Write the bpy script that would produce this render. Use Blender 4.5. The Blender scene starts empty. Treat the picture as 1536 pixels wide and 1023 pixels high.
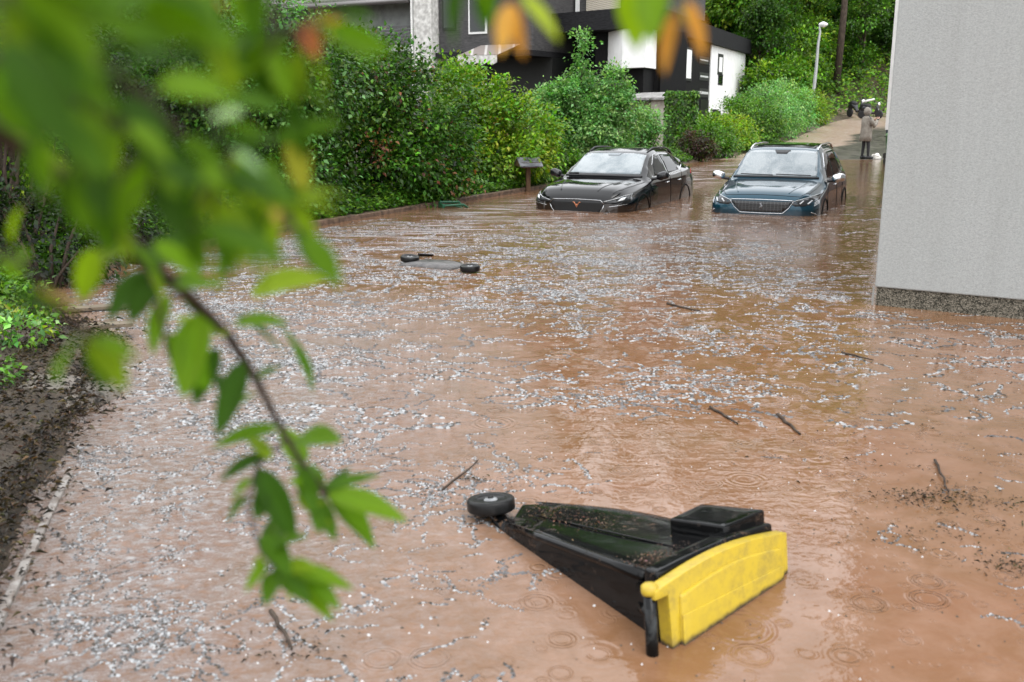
import bpy, bmesh, math, random
import numpy as np
from mathutils import Vector, Matrix, noise
from mathutils.bvhtree import BVHTree
from mathutils.geometry import delaunay_2d_cdt
random.seed(7)
R = np.random.default_rng(11)
S = bpy.context.scene
COL = S.collection
rad = math.radians
# ------------------------------------------------------------------ camera
F = 1493.0; CX, CY = 768.0, 511.5; TILT = rad(13.05); H = 1.7
ct, st = math.cos(TILT), math.sin(TILT)
def ray(u, v):
    a = (u-CX)/F; b = (v-CY)/F
    return Vector((a, ct-b*st, -st-b*ct))
def at(u, v, Y):
    d = ray(u, v); return Vector((0, 0, H)) + d*(Y/d.y)
def gnd(u, v, z=0.0):
    d = ray(u, v); return Vector((0, 0, H)) + d*((z-H)/d.z)
cd = bpy.data.cameras.new('camera'); cam = bpy.data.objects.new('camera', cd); COL.objects.link(cam)
cam.location = (0, 0, H); cam.rotation_euler = (rad(90)-TILT, 0, 0)
cd.sensor_width = 36; cd.lens = 35; cd.clip_start = 0.02; cd.clip_end = 2000
cd.dof.use_dof = True; cd.dof.focus_distance = 11; cd.dof.aperture_fstop = 3.2; cd.dof.aperture_blades = 7
S.camera = cam
# ------------------------------------------------------------------ world and light
w = bpy.data.worlds.new('World'); S.world = w; w.use_nodes = True
nt = w.node_tree; bg = nt.nodes['Background']
sky = nt.nodes.new('ShaderNodeTexSky'); sky.sky_type = 'NISHITA'; sky.sun_disc = False
SUN_EL, SUN_AZ = rad(58), rad(150)
sky.sun_elevation = SUN_EL; sky.sun_rotation = SUN_AZ; sky.dust_density = 4; sky.air_density = 1
hs = nt.nodes.new('ShaderNodeHueSaturation'); hs.inputs['Saturation'].default_value = 0.22; hs.inputs['Value'].default_value = 1.0
mixw = nt.nodes.new('ShaderNodeMix'); mixw.data_type = 'RGBA'; mixw.inputs['Factor'].default_value = 0.6
mixw.inputs['B'].default_value = (14.5, 14.8, 15.2, 1)
nt.links.new(sky.outputs[0], hs.inputs['Color']); nt.links.new(hs.outputs[0], mixw.inputs['A']); nt.links.new(mixw.outputs['Result'], bg.inputs['Color'])
bg.inputs['Strength'].default_value = 0.14
ld = bpy.data.lights.new('sun', 'SUN'); ld.energy = 0.5; ld.angle = rad(35); ld.color = (1, .98, .95)
lo = bpy.data.objects.new('sun', ld); COL.objects.link(lo)
lo.rotation_euler = (rad(90)-SUN_EL, 0, math.pi-SUN_AZ)
S.view_settings.view_transform = 'Standard'; S.view_settings.look = 'None'; S.view_settings.exposure = 0.68
S.view_settings.gamma = 1
S.cycles.use_denoising = True
S.cycles.max_bounces = 6; S.cycles.diffuse_bounces = 3; S.cycles.glossy_bounces = 3; S.cycles.transmission_bounces = 3
S.cycles.use_adaptive_sampling = False
# ------------------------------------------------------------------ materials
def mat(name, col=(.5, .5, .5), rough=.5, spec=.5, metal=0, **kw):
    m = bpy.data.materials.new(name); m.use_nodes = True
    p = m.node_tree.nodes['Principled BSDF']
    p.inputs['Base Color'].default_value = (*col, 1); p.inputs['Roughness'].default_value = rough
    p.inputs['Specular IOR Level'].default_value = spec; p.inputs['Metallic'].default_value = metal
    for k, v in kw.items(): p.inputs[k.replace('_', ' ')].default_value = v
    return m
def N(m, t, **kw):
    n = m.node_tree.nodes.new(t)
    for k, v in kw.items():
        if k in n.inputs: n.inputs[k].default_value = v
        else: setattr(n, k, v)
    return n
def L(m, a, b): m.node_tree.links.new(a, b)
def coords(m, scale=(1, 1, 1), rot=(0, 0, 0)):
    tc = N(m, 'ShaderNodeTexCoord'); mp = N(m, 'ShaderNodeMapping')
    mp.inputs['Scale'].default_value = scale; mp.inputs['Rotation'].default_value = rot
    L(m, tc.outputs['Object'], mp.inputs['Vector']); return mp.outputs[0]
def ramp(m, src, stops):
    r = N(m, 'ShaderNodeValToRGB'); e = r.color_ramp.elements
    while len(e) < len(stops): e.new(0.5)
    for i, (p, c) in enumerate(stops):
        e[i].position = p; e[i].color = (c, c, c, 1) if isinstance(c, (int, float)) else (*c, 1)
    L(m, src, r.inputs[0]); return r.outputs[0]
def noise_tex(m, vec, scale, detail=4, rough=.55, dist=0):
    n = N(m, 'ShaderNodeTexNoise'); n.inputs['Scale'].default_value = scale; n.inputs['Detail'].default_value = detail
    n.inputs['Roughness'].default_value = rough; n.inputs['Distortion'].default_value = dist
    L(m, vec, n.inputs['Vector']); return n.outputs['Fac']
def mixc(m, f, a, b):
    x = N(m, 'ShaderNodeMix'); x.data_type = 'RGBA'
    for s, v in (('Factor', f), ('A', a), ('B', b)):
        if isinstance(v, (int, float)): x.inputs[s].default_value = v
        elif isinstance(v, tuple): x.inputs[s].default_value = (*v, 1)
        else: L(m, v, x.inputs[s])
    return x.outputs['Result']
def mth(m, op, a, b=0.0, c=0.0):
    x = N(m, 'ShaderNodeMath', operation=op)
    for i, v in enumerate((a, b, c)):
        if isinstance(v, (int, float)): x.inputs[i].default_value = v
        else: L(m, v, x.inputs[i])
    return x.outputs[0]
def bump(m, h, strength=.3, dist=.02):
    b = N(m, 'ShaderNodeBump'); b.inputs['Strength'].default_value = strength; b.inputs['Distance'].default_value = dist
    L(m, h, b.inputs['Height']); L(m, b.outputs[0], m.node_tree.nodes['Principled BSDF'].inputs['Normal']); return b
def P(m): return m.node_tree.nodes['Principled BSDF']
def noisy(name, c1, c2, scale=8, rough=.6, spec=.4, bs=.3, bd=.01, bscale=None, stretch=(1, 1, 1), lo_=.35, hi_=.65, metal=0):
    m = mat(name, c1, rough, spec, metal); v = coords(m, stretch)
    f = ramp(m, noise_tex(m, v, scale, 5), [(lo_, 0), (hi_, 1)])
    L(m, mixc(m, f, c1, c2), P(m).inputs['Base Color'])
    if bs: bump(m, noise_tex(m, v, bscale or scale*3, 4), bs, bd)
    return m
# foliage: the colour of each leaf is its own (attribute), some light comes through
def foliage_mat(name, rough=.38, trans=.3, spec=.3):
    m = mat(name, (.1, .2, .03), rough, spec)
    a = N(m, 'ShaderNodeAttribute'); a.attribute_name = 'col'
    L(m, a.outputs['Color'], P(m).inputs['Base Color'])
    tr = N(m, 'ShaderNodeBsdfTranslucent'); mx = N(m, 'ShaderNodeMixShader'); mx.inputs[0].default_value = trans
    g = N(m, 'ShaderNodeMix'); g.data_type = 'RGBA'; g.blend_type = 'MULTIPLY'; g.inputs['Factor'].default_value = 1
    g.inputs['B'].default_value = (1.5, 1.7, .7, 1); L(m, a.outputs['Color'], g.inputs['A']); L(m, g.outputs['Result'], tr.inputs['Color'])
    out = m.node_tree.nodes['Material Output']
    L(m, P(m).outputs[0], mx.inputs[1]); L(m, tr.outputs[0], mx.inputs[2]); L(m, mx.outputs[0], out.inputs['Surface'])
    return m
M = {}
M['leaf'] = foliage_mat('leaf', .38, .3, .3); M['nearleaf'] = foliage_mat('near_leaf', .6, .5, .2)
M['bark'] = noisy('bark', (.03, .02, .015), (.075, .055, .04), 14, .8, .3, .6, .02, stretch=(1, 1, .3))
M['twig'] = noisy('twig', (.025, .015, .012), (.05, .033, .025), 60, .6, .4, .4, .002)
# ------------------------------------------------------------------ object helpers
def link(name, me, m=None, parent=None):
    o = bpy.data.objects.new(name, me); COL.objects.link(o)
    if m is not None:
        for x in (m if isinstance(m, list) else [m]): me.materials.append(x)
    if parent is not None: o.parent = parent
    return o
def tag(o, label=None, cat=None, group=None, kind=None):
    for k, v in (('label', label), ('category', cat), ('group', group), ('kind', kind)):
        if v: o[k] = v
    return o
def thing(name, label, cat, loc=(0, 0, 0), rz=0, group=None):
    o = bpy.data.objects.new(name, None); COL.objects.link(o); o.location = loc; o.rotation_euler = (0, 0, rz)
    o.empty_display_size = .2
    return tag(o, label, cat, group)
class MB:
    def __init__(s): s.v = []; s.f = []
    def add(s, vs, fs):
        k = len(s.v); s.v += [tuple(x) for x in vs]; s.f += [tuple(i+k for i in f) for f in fs]; return s
    def box(s, x0, x1, y0, y1, z0, z1):
        return s.hexa([(x0, y0, z0), (x1, y0, z0), (x1, y1, z0), (x0, y1, z0)], [(x0, y0, z1), (x1, y0, z1), (x1, y1, z1), (x0, y1, z1)])
    def hexa(s, lo, hi):
        n = len(lo); f = [tuple(range(n))[::-1], tuple(range(n, 2*n))]
        f += [(i, (i+1) % n, n+(i+1) % n, n+i) for i in range(n)]
        return s.add(list(lo)+list(hi), f)
    def prism(s, pts, z0, z1): return s.hexa([(p[0], p[1], z0) for p in pts], [(p[0], p[1], z1) for p in pts])
    def tube(s, pts, rs, n=6, cap=True):
        pts = [Vector(p) for p in pts]; vs = []; k = len(pts)
        if isinstance(rs, (int, float)): rs = [rs]*k
        up = Vector((0, 0, 1)); a = None
        for i, p in enumerate(pts):
            t = (pts[min(i+1, k-1)]-pts[max(i-1, 0)]).normalized()
            if a is None: a = t.cross(up) if abs(t.z) < .95 else t.cross(Vector((1, 0, 0)))
            a = (a - t*a.dot(t)).normalized(); b = t.cross(a)
            for j in range(n):
                q = 2*math.pi*j/n; vs.append(p+(a*math.cos(q)+b*math.sin(q))*rs[i])
        fs = [(i*n+j, i*n+(j+1) % n, (i+1)*n+(j+1) % n, (i+1)*n+j) for i in range(k-1) for j in range(n)]
        if cap: fs += [tuple(range(n))[::-1], tuple((k-1)*n+j for j in range(n))]
        return s.add(vs, fs)
    def lathe(s, prof, c=(0, 0, 0), axis=(0, 0, 1), n=24):
        c = Vector(c); t = Vector(axis).normalized(); a = t.cross(Vector((1, 0, 0)) if abs(t.x) < .9 else Vector((0, 1, 0))).normalized(); b = t.cross(a)
        vs = [c+t*h+(a*math.cos(2*math.pi*j/n)+b*math.sin(2*math.pi*j/n))*r for r, h in prof for j in range(n)]
        k = len(prof); fs = [(i*n+j, i*n+(j+1) % n, (i+1)*n+(j+1) % n, (i+1)*n+j) for i in range(k-1) for j in range(n)]
        fs += [tuple(range(n))[::-1], tuple((k-1)*n+j for j in range(n))]
        return s.add(vs, fs)
    def build(s, name, m, parent=None, smooth=False, bevel=0, seg=2, inv=True):
        me = bpy.data.meshes.new(name); me.from_pydata(s.v, [], s.f); me.update()
        b = bmesh.new(); b.from_mesh(me); bmesh.ops.recalc_face_normals(b, faces=b.faces); b.to_mesh(me); b.free()
        if smooth: me.polygons.foreach_set('use_smooth', [True]*len(me.polygons))
        o = link(name, me, m, parent)
        if bevel:
            q = o.modifiers.new('b', 'BEVEL'); q.width = bevel; q.segments = seg; q.limit_method = 'ANGLE'; q.angle_limit = rad(35)
        return o
def np_mesh(name, v, f, col=None, smooth=False):
    me = bpy.data.meshes.new(name); v = np.asarray(v, np.float32); f = np.asarray(f, np.int32); k = f.shape[1]
    me.vertices.add(len(v)); me.vertices.foreach_set('co', v.ravel())
    me.loops.add(f.size); me.loops.foreach_set('vertex_index', f.ravel())
    me.polygons.add(len(f)); me.polygons.foreach_set('loop_start', np.arange(0, f.size, k, dtype=np.int32))
    if smooth: me.polygons.foreach_set('use_smooth', np.ones(len(f), bool))
    me.update(calc_edges=True)
    if col is not None:
        a = me.color_attributes.new('col', 'FLOAT_COLOR', 'POINT')
        c = np.ones((len(v), 4), np.float32); c[:, :3] = col; a.data.foreach_set('color', c.ravel())
    return me
def unit(a): return a/np.maximum(np.linalg.norm(a, axis=-1, keepdims=True), 1e-9)
def leaves(name, p, d, nrm, size, col, wr=.55, fold=.18):
    """p base, d direction, nrm up-ish normal; one folded pointed leaf of 6 vertices each."""
    n = len(p); d = unit(d); s = unit(np.cross(d, nrm)); u = np.cross(s, d); z = size[:, None]
    W = wr*.5
    vs = np.stack([p, p+d*z*.4+s*z*W+u*z*fold*.5, p+d*z*.4-u*0, p+d*z*.4-s*z*W+u*z*fold*.5, p+d*z-u*z*.12], 1)
    i = np.arange(n)[:, None]*5
    f = np.concatenate([i+np.array([[0, 2, 1]]), i+np.array([[0, 3, 2]]), i+np.array([[1, 2, 4]]), i+np.array([[2, 3, 4]])], 0)
    return np_mesh(name, vs.reshape(-1, 3), f, np.repeat(col, 5, 0))
def pal(n, cols, wts=None, jit=.25, rng=R):
    cols = np.array(cols); g_ = (cols[:, 1] > cols[:, 0])[:, None]; cols = np.where(g_, cols*np.array([1.08, .96, .5]), cols*.8); wts = np.ones(len(cols)) if wts is None else np.array(wts, float)
    c = cols[rng.choice(len(cols), n, p=wts/wts.sum())]
    return np.clip(c*(1+jit*rng.normal(size=(n, 1)))*(1+.12*rng.normal(size=(n, 3))), .003, .8)
def crown_leaves(name, lobes, nclu, nper, size, cols, wts=None, clr=.28, rng=R, droop=.25, clumpvar=.25, wr=.6):
    lobes = np.array(lobes, float); ar = lobes[:, 3]*lobes[:, 5]+lobes[:, 4]*lobes[:, 5]+lobes[:, 3]*lobes[:, 4]
    li = rng.choice(len(lobes), nclu, p=ar/ar.sum()); q = unit(rng.normal(size=(nclu, 3)))
    rr = 1-np.abs(rng.normal(size=(nclu, 1)))*.22; rr = np.clip(rr, .15, 1)+rng.normal(size=(nclu, 1))*.07
    c = lobes[li, :3]+q*lobes[li, 3:6]*rr
    cr = clr*(.55+.9*rng.random((nclu, 1)))
    g = rng.normal(size=(nclu, nper, 3))*.5
    p = (c[:, None]+g*cr[:, None]*np.array([1, 1, .75])).reshape(-1, 3)
    n = len(p); out = (np.repeat(q, nper, 0)+g.reshape(-1, 3)*.8)
    d = unit(out+rng.normal(size=(n, 3))*.7); d[:, 2] -= droop
    nr = np.array([0, 0, 1.])+out*.5+rng.normal(size=(n, 3))*.45
    cl = pal(nclu, cols, wts, clumpvar, rng); col = np.repeat(cl, nper, 0)*(1+.28*rng.normal(size=(n, 1))); alt = pal(n, cols, wts, .2, rng)
    m = rng.random(n) < .35; col[m] = alt[m]; col = np.clip(col, .004, .8)
    sz = size*(.6+.8*rng.random(n))
    k = p[:, 2] > -.35
    return leaves(name, p[k], d[k], nr[k], sz[k], col[k], wr), c
def stems(root, targets, r0, n=6, rng=random):
    mb = MB(); root = Vector(root)
    for t in targets:
        t = Vector(t); mid = root.lerp(t, .5)+Vector((rng.uniform(-.1, .1), rng.uniform(-.1, .1), .12))*(t-root).length
        mb.tube([root+Vector((rng.uniform(-r0, r0)*2, rng.uniform(-r0, r0)*2, 0)), mid, t], [r0, r0*.6, r0*.2], n)
    return mb
def bush(name, label, cat, loc, lobes, nclu, nper, size, cols, wts=None, clr=.28, group=None, stem_r=.03, seed=1, **kw):
    rng = np.random.default_rng(seed); t = thing(name, label, cat, loc, 0, group)
    me, c = crown_leaves('crown', lobes, nclu, nper, size, cols, wts, clr, rng, **kw); link('crown', me, M['leaf'], t)
    lw = [l for l in lobes]
    tg = [c[i] for i in rng.choice(len(c), min(22, len(c)), replace=False)]
    stems((0, 0, -.3), tg, stem_r).build('stem', M['bark'], t, smooth=True)
    return t
def copy_tree(o, parent=None):
    c = o.copy(); COL.objects.link(c); c.parent = parent
    for ch in o.children: copy_tree(ch, c)
    return c
#PART2
# ------------------------------------------------------------------ terrain, road, water
SH = np.array([(-1.2, -6), (-1.45, 0), (-1.62, 2.6), (-2.06, 4.1), (-2.42, 5.6), (-2.75, 6.6), (-2.95, 7.3), (-3.9, 8.2), (-4.5, 9.6), (-4.3, 11.6), (-3.18, 14.4), (-1.55, 17.8), (.46, 21.9), (6.8, 35.2), (11, 43), (17.7, 57), (20.5, 62)])
def shore_d(x, y):
    best = np.full(x.shape, 1e9); sg = np.ones(x.shape)
    for a, b in zip(SH[:-1], SH[1:]):
        e = b-a; L2 = e@e; t = np.clip(((x-a[0])*e[0]+(y-a[1])*e[1])/L2, 0, 1)
        dx = x-a[0]-t*e[0]; dy = y-a[1]-t*e[1]; dd = np.hypot(dx, dy); cr = e[0]*dy-e[1]*dx
        m = dd < best-1e-9; best = np.where(m, dd, best); sg = np.where(m, np.sign(cr), sg)
    return best*sg   # > 0 on the land side
def sst(a, b, x): t = np.clip((x-a)/(b-a), 0, 1); return t*t*(3-2*t)
def wob(x, y, s=1.0):
    return (np.sin(x*1.7*s+1.3*np.sin(y*1.1*s))+np.sin(y*2.3*s+1.7*np.sin(x*.9*s))+.5*np.sin(x*4.1*s+y*3.7*s))/2.5
def terr(x, y):
    x = np.asarray(x, float); y = np.asarray(y, float); d = shore_d(x, y)
    rise = 1.28*sst(28, 66, y)**1.0*1.0
    road = np.where(y < 37, -.5+(.5)*sst(29, 36.5, y), 0)+1.28*sst(34, 66, y)
    near = sst(12, 9, y)
    bank = (.04+.05*sst(0, .35, d)+.05*np.clip(d, 0, 60)*sst(14, 30, y)*.6+.075*np.clip(d-.1, 0, 3)*near)
    land = np.where(y > 33, 1.28*sst(34, 66, y), 0)+bank+.025*wob(x, y, 2)*np.clip(d*2, 0, 1)
    f = sst(-.12, .1, d+.05*wob(x*3, y*3))
    h = road*(1-f)+np.maximum(land, road)*f
    hill = .42*np.clip(y-65-0.0*x, 0, 45)
    return h+hill+np.clip(-x-22, 0, 30)*.25*sst(5, 25, y)
def tz(x, y): return float(terr(np.array([x]), np.array([y]))[0])
xs = np.concatenate([np.linspace(-400, -45, 10), np.arange(-42, -6, 1.0), np.arange(-6, 3, .07), np.arange(3, 32, .3), np.arange(32, 60, 2), np.linspace(65, 400, 10)])
ys = np.concatenate([np.linspace(-200, -8, 8), np.arange(-6, 2, .5), np.arange(2, 24, .09), np.arange(24, 68, .3), np.arange(68, 115, 2), np.linspace(125, 900, 10)])
X, Y = np.meshgrid(xs, ys); Z = terr(X, Y)
nz = np.array([[noise.fractal(Vector((a*1.5, b*1.5, 0)), 1, 2, 4) for a in xs] for b in ys]) if False else .02*wob(X*2.1, Y*1.9, 3)
m_ = shore_d(X, Y); Z = Z+nz*np.clip(m_*3, 0, 1)*sst(70, 60, Y)
ny, nx = X.shape; idx = np.arange(nx*ny).reshape(ny, nx)
quads = np.stack([idx[:-1, :-1], idx[:-1, 1:], idx[1:, 1:], idx[1:, :-1]], -1).reshape(-1, 4)
g = mat('soil', (.06, .04, .025), .7, .4); v = coords(g)
n1 = noise_tex(g, v, 9, 8, .7); n2 = noise_tex(g, v, .8, 3)
c = mixc(g, ramp(g, n1, [(.4, 0), (.62, 1)]), (.035, .024, .016), (.16, .115, .08))
c = mixc(g, ramp(g, n2, [(.45, 0), (.6, 1)]), c, (.055, .042, .028))
L(g, c, P(g).inputs['Base Color']); bump(g, n1, 1, .06)
P(g).inputs['Roughness'].default_value = .45
o = link('ground', np_mesh('ground', np.stack([X, Y, Z], -1).reshape(-1, 3), quads, smooth=True), g); tag(o, kind='structure')
# road: a sheet a little above the ground from the water's edge up the hill
ys2 = np.arange(30, 66, .25); ts = np.linspace(0, 1, 60); rv = []
shx = np.interp(ys2, SH[:, 1], SH[:, 0])
for yy, xx in zip(ys2, shx):
    for t in ts: rv.append((xx+.25+t*22, yy))
rv = np.array(rv); rz = terr(rv[:, 0], rv[:, 1])
base_z = np.where(rv[:, 1] < 37, -.5+.5*sst(29, 36.5, rv[:, 1]), 0)+1.28*sst(34, 66, rv[:, 1])
rz = np.maximum(rz, base_z)+.012+.012*wob(rv[:, 0]*1.2, rv[:, 1]*.8, 1.5)
na, nb = len(ys2), len(ts); idx = np.arange(na*nb).reshape(na, nb)
q = np.stack([idx[:-1, :-1], idx[:-1, 1:], idx[1:, 1:], idx[1:, :-1]], -1).reshape(-1, 4)
rm = mat('wet_road', (.1, .1, .1), .25, .5); v = coords(rm)
sx = N(rm, 'ShaderNodeSeparateXYZ'); L(rm, v, sx.inputs[0])
# distance from the left kerb: x - (0.5*y - 10.7)
k = mth(rm, 'SUBTRACT', sx.outputs[0], mth(rm, 'MULTIPLY_ADD', sx.outputs[1], .5, -10.7))
nn = noise_tex(rm, v, .45, 6, .6, .4)
k = mth(rm, 'MULTIPLY_ADD', nn, 3.2, k)
gm = ramp(rm, mth(rm, 'MULTIPLY', k, .1), [(.44, 0), (.49, 1)])
gtop = ramp(rm, mth(rm, 'MULTIPLY', sx.outputs[1], .01), [(.51, 1), (.55, 0)])
gm2 = mth(rm, 'MULTIPLY', gm, gtop)
fine = noise_tex(rm, v, 7, 6, .65)
brown = mixc(rm, ramp(rm, fine, [(.4, 0), (.6, 1)]), (.25, .165, .115), (.36, .28, .22))
grey = mixc(rm, ramp(rm, noise_tex(rm, v, 2.5, 7, .7, .5), [(.4, 0), (.62, 1)]), (.035, .03, .022), (.15, .135, .11))
vs_ = coords(rm, (1.6, .5, 1), (0, 0, .35))
crk = ramp(rm, noise_tex(rm, vs_, 1.3, 7, .78, 1.0), [(.49, 0), (.51, 1), (.54, 1), (.57, 0)])
grey = mixc(rm, crk, grey, (.02, .017, .012))
L(rm, mixc(rm, gm2, mixc(rm, ramp(rm, noise_tex(rm, coords(rm, (1.6, .4, 1), (0, 0, rad(28))), 3, 8, .75, .6), [(.52, 0), (.62, .8)]), brown, (.42, .37, .33)), grey), P(rm).inputs['Base Color']); bump(rm, noise_tex(rm, v, 5, 6, .6), .5, .04)
P(rm).inputs['Roughness'].default_value = .32
o = link('road', np_mesh('road', np.column_stack([rv, rz]), q, smooth=True), rm); tag(o, kind='structure')
# water
xs = np.concatenate([np.linspace(-12, 30, 140)]); ys = np.linspace(-12, 37.2, 160)
wm_ = mat('flood_water', (.4, .2, .11), .04, .5)
P(wm_).inputs['IOR'].default_value = 1.42; P(wm_).inputs['Specular IOR Level'].default_value = .5
v = coords(wm_); flow = coords(wm_, (.9, 1.2, 1), (0, 0, rad(-20)))
b1 = noise_tex(wm_, v, .55, 4, .6, .6)
brown = mixc(wm_, ramp(wm_, b1, [(.35, 0), (.65, 1)]), (.198, .093, .047), (.165, .09, .041))
brown = mixc(wm_, ramp(wm_, noise_tex(wm_, v, 3.5, 6, .7, .4), [(.42, 0), (.7, 1)]), brown, (.25, .142, .09))
# fast flowing, foam-streaked zones: along the left kerb and behind the cars
sx = N(wm_, 'ShaderNodeSeparateXYZ'); L(wm_, v, sx.inputs[0])
kk = mth(wm_, 'SUBTRACT', sx.outputs[0], mth(wm_, 'MULTIPLY_ADD', sx.outputs[1], .5, -10.4))   # metres right of the kerb
zk = ramp(wm_, mth(wm_, 'MULTIPLY_ADD', kk, .1, .1), [(.12, 0), (.2, 1), (.36, 1), (.5, 0)])
zy = ramp(wm_, mth(wm_, 'MULTIPLY', sx.outputs[1], .02), [(.2, .0), (.24, .9), (.42, 1), (.75, 1)])
st_ = noise_tex(wm_, coords(wm_, (.35, 2.6, 1), (0, 0, rad(28))), 2.2, 8, .72, .5)
foamz = mth(wm_, 'MULTIPLY', mth(wm_, 'MULTIPLY', zk, zy), ramp(wm_, st_, [(.5, 0), (.6, 1)]))
leftn = mth(wm_, 'MULTIPLY', ramp(wm_, mth(wm_, 'MULTIPLY_ADD', sx.outputs[0], .1, .5), [(.37, 1), (.53, 0)]), ramp(wm_, mth(wm_, 'MULTIPLY', sx.outputs[1], .05), [(.3, 1), (.5, 0)]))
foam_sheen = mth(wm_, 'MULTIPLY', leftn, ramp(wm_, noise_tex(wm_, coords(wm_, (.8, 1.1, 1), (0, 0, rad(-15))), 19, 9, .8, .3), [(.38, 0), (.62, .78)]))  # left-hand foam, strengthened to carry grey water sheen in its colour
foam = mth(wm_, 'MAXIMUM', foamz, foam_sheen)
L(wm_, mixc(wm_, foam, brown, (.33, .33, .335)), P(wm_).inputs['Base Color'])
L(wm_, mth(wm_, 'MULTIPLY_ADD', foam, .45, .045), P(wm_).inputs['Roughness'])
# ripples: wind and flow, then rings of raindrops
r1 = noise_tex(wm_, flow, 7.5, 4, .55, .3); r2 = noise_tex(wm_, coords(wm_, (1, 1.15, 1), (0, 0, rad(12))), 26, 2, .5)
h = mth(wm_, 'MULTIPLY_ADD', r2, .05, mth(wm_, 'MULTIPLY', r1, .15))
patch = ramp(wm_, noise_tex(wm_, v, .7, 2), [(.4, .15), (.6, 1)])
for sc, fr, am, thr in ((5.2, 34., .22, .35), (9., 28., .20, .25), (13., 24., .18, .3), (2.6, 40., .07, .7)):
    vo = N(wm_, 'ShaderNodeTexVoronoi', feature='F1'); vo.inputs['Scale'].default_value = sc; L(wm_, v, vo.inputs['Vector'])
    sp = N(wm_, 'ShaderNodeSeparateColor'); L(wm_, vo.outputs['Color'], sp.inputs[0])
    live = mth(wm_, 'GREATER_THAN', sp.outputs[0], thr)
    rr = mth(wm_, 'MULTIPLY_ADD', sp.outputs[1], .26, .08)
    dd = mth(wm_, 'SUBTRACT', vo.outputs['Distance'], rr)
    env = mth(wm_, 'POWER', 2.718, mth(wm_, 'MULTIPLY', mth(wm_, 'MULTIPLY', dd, dd), -130.))
    ring = mth(wm_, 'MULTIPLY', mth(wm_, 'SINE', mth(wm_, 'MULTIPLY', dd, fr*2.2)), env)
    h = mth(wm_, 'MULTIPLY_ADD', mth(wm_, 'MULTIPLY', mth(wm_, 'MULTIPLY', ring, live), patch), am*.5*6/sc, h)
h = mth(wm_, 'MULTIPLY_ADD', foam, .2, h)
wb_ = bump(wm_, h, .9, .03)
X, Y = np.meshgrid(xs, ys); ny, nx = X.shape; idx = np.arange(nx*ny).reshape(ny, nx)
Z = .004*wob(X, Y, 1.5)
q = np.stack([idx[:-1, :-1], idx[:-1, 1:], idx[1:, 1:], idx[1:, :-1]], -1).reshape(-1, 4)
o = link('water', np_mesh('water', np.stack([X, Y, Z], -1).reshape(-1, 3), q, smooth=True), wm_); tag(o, kind='structure')
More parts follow.
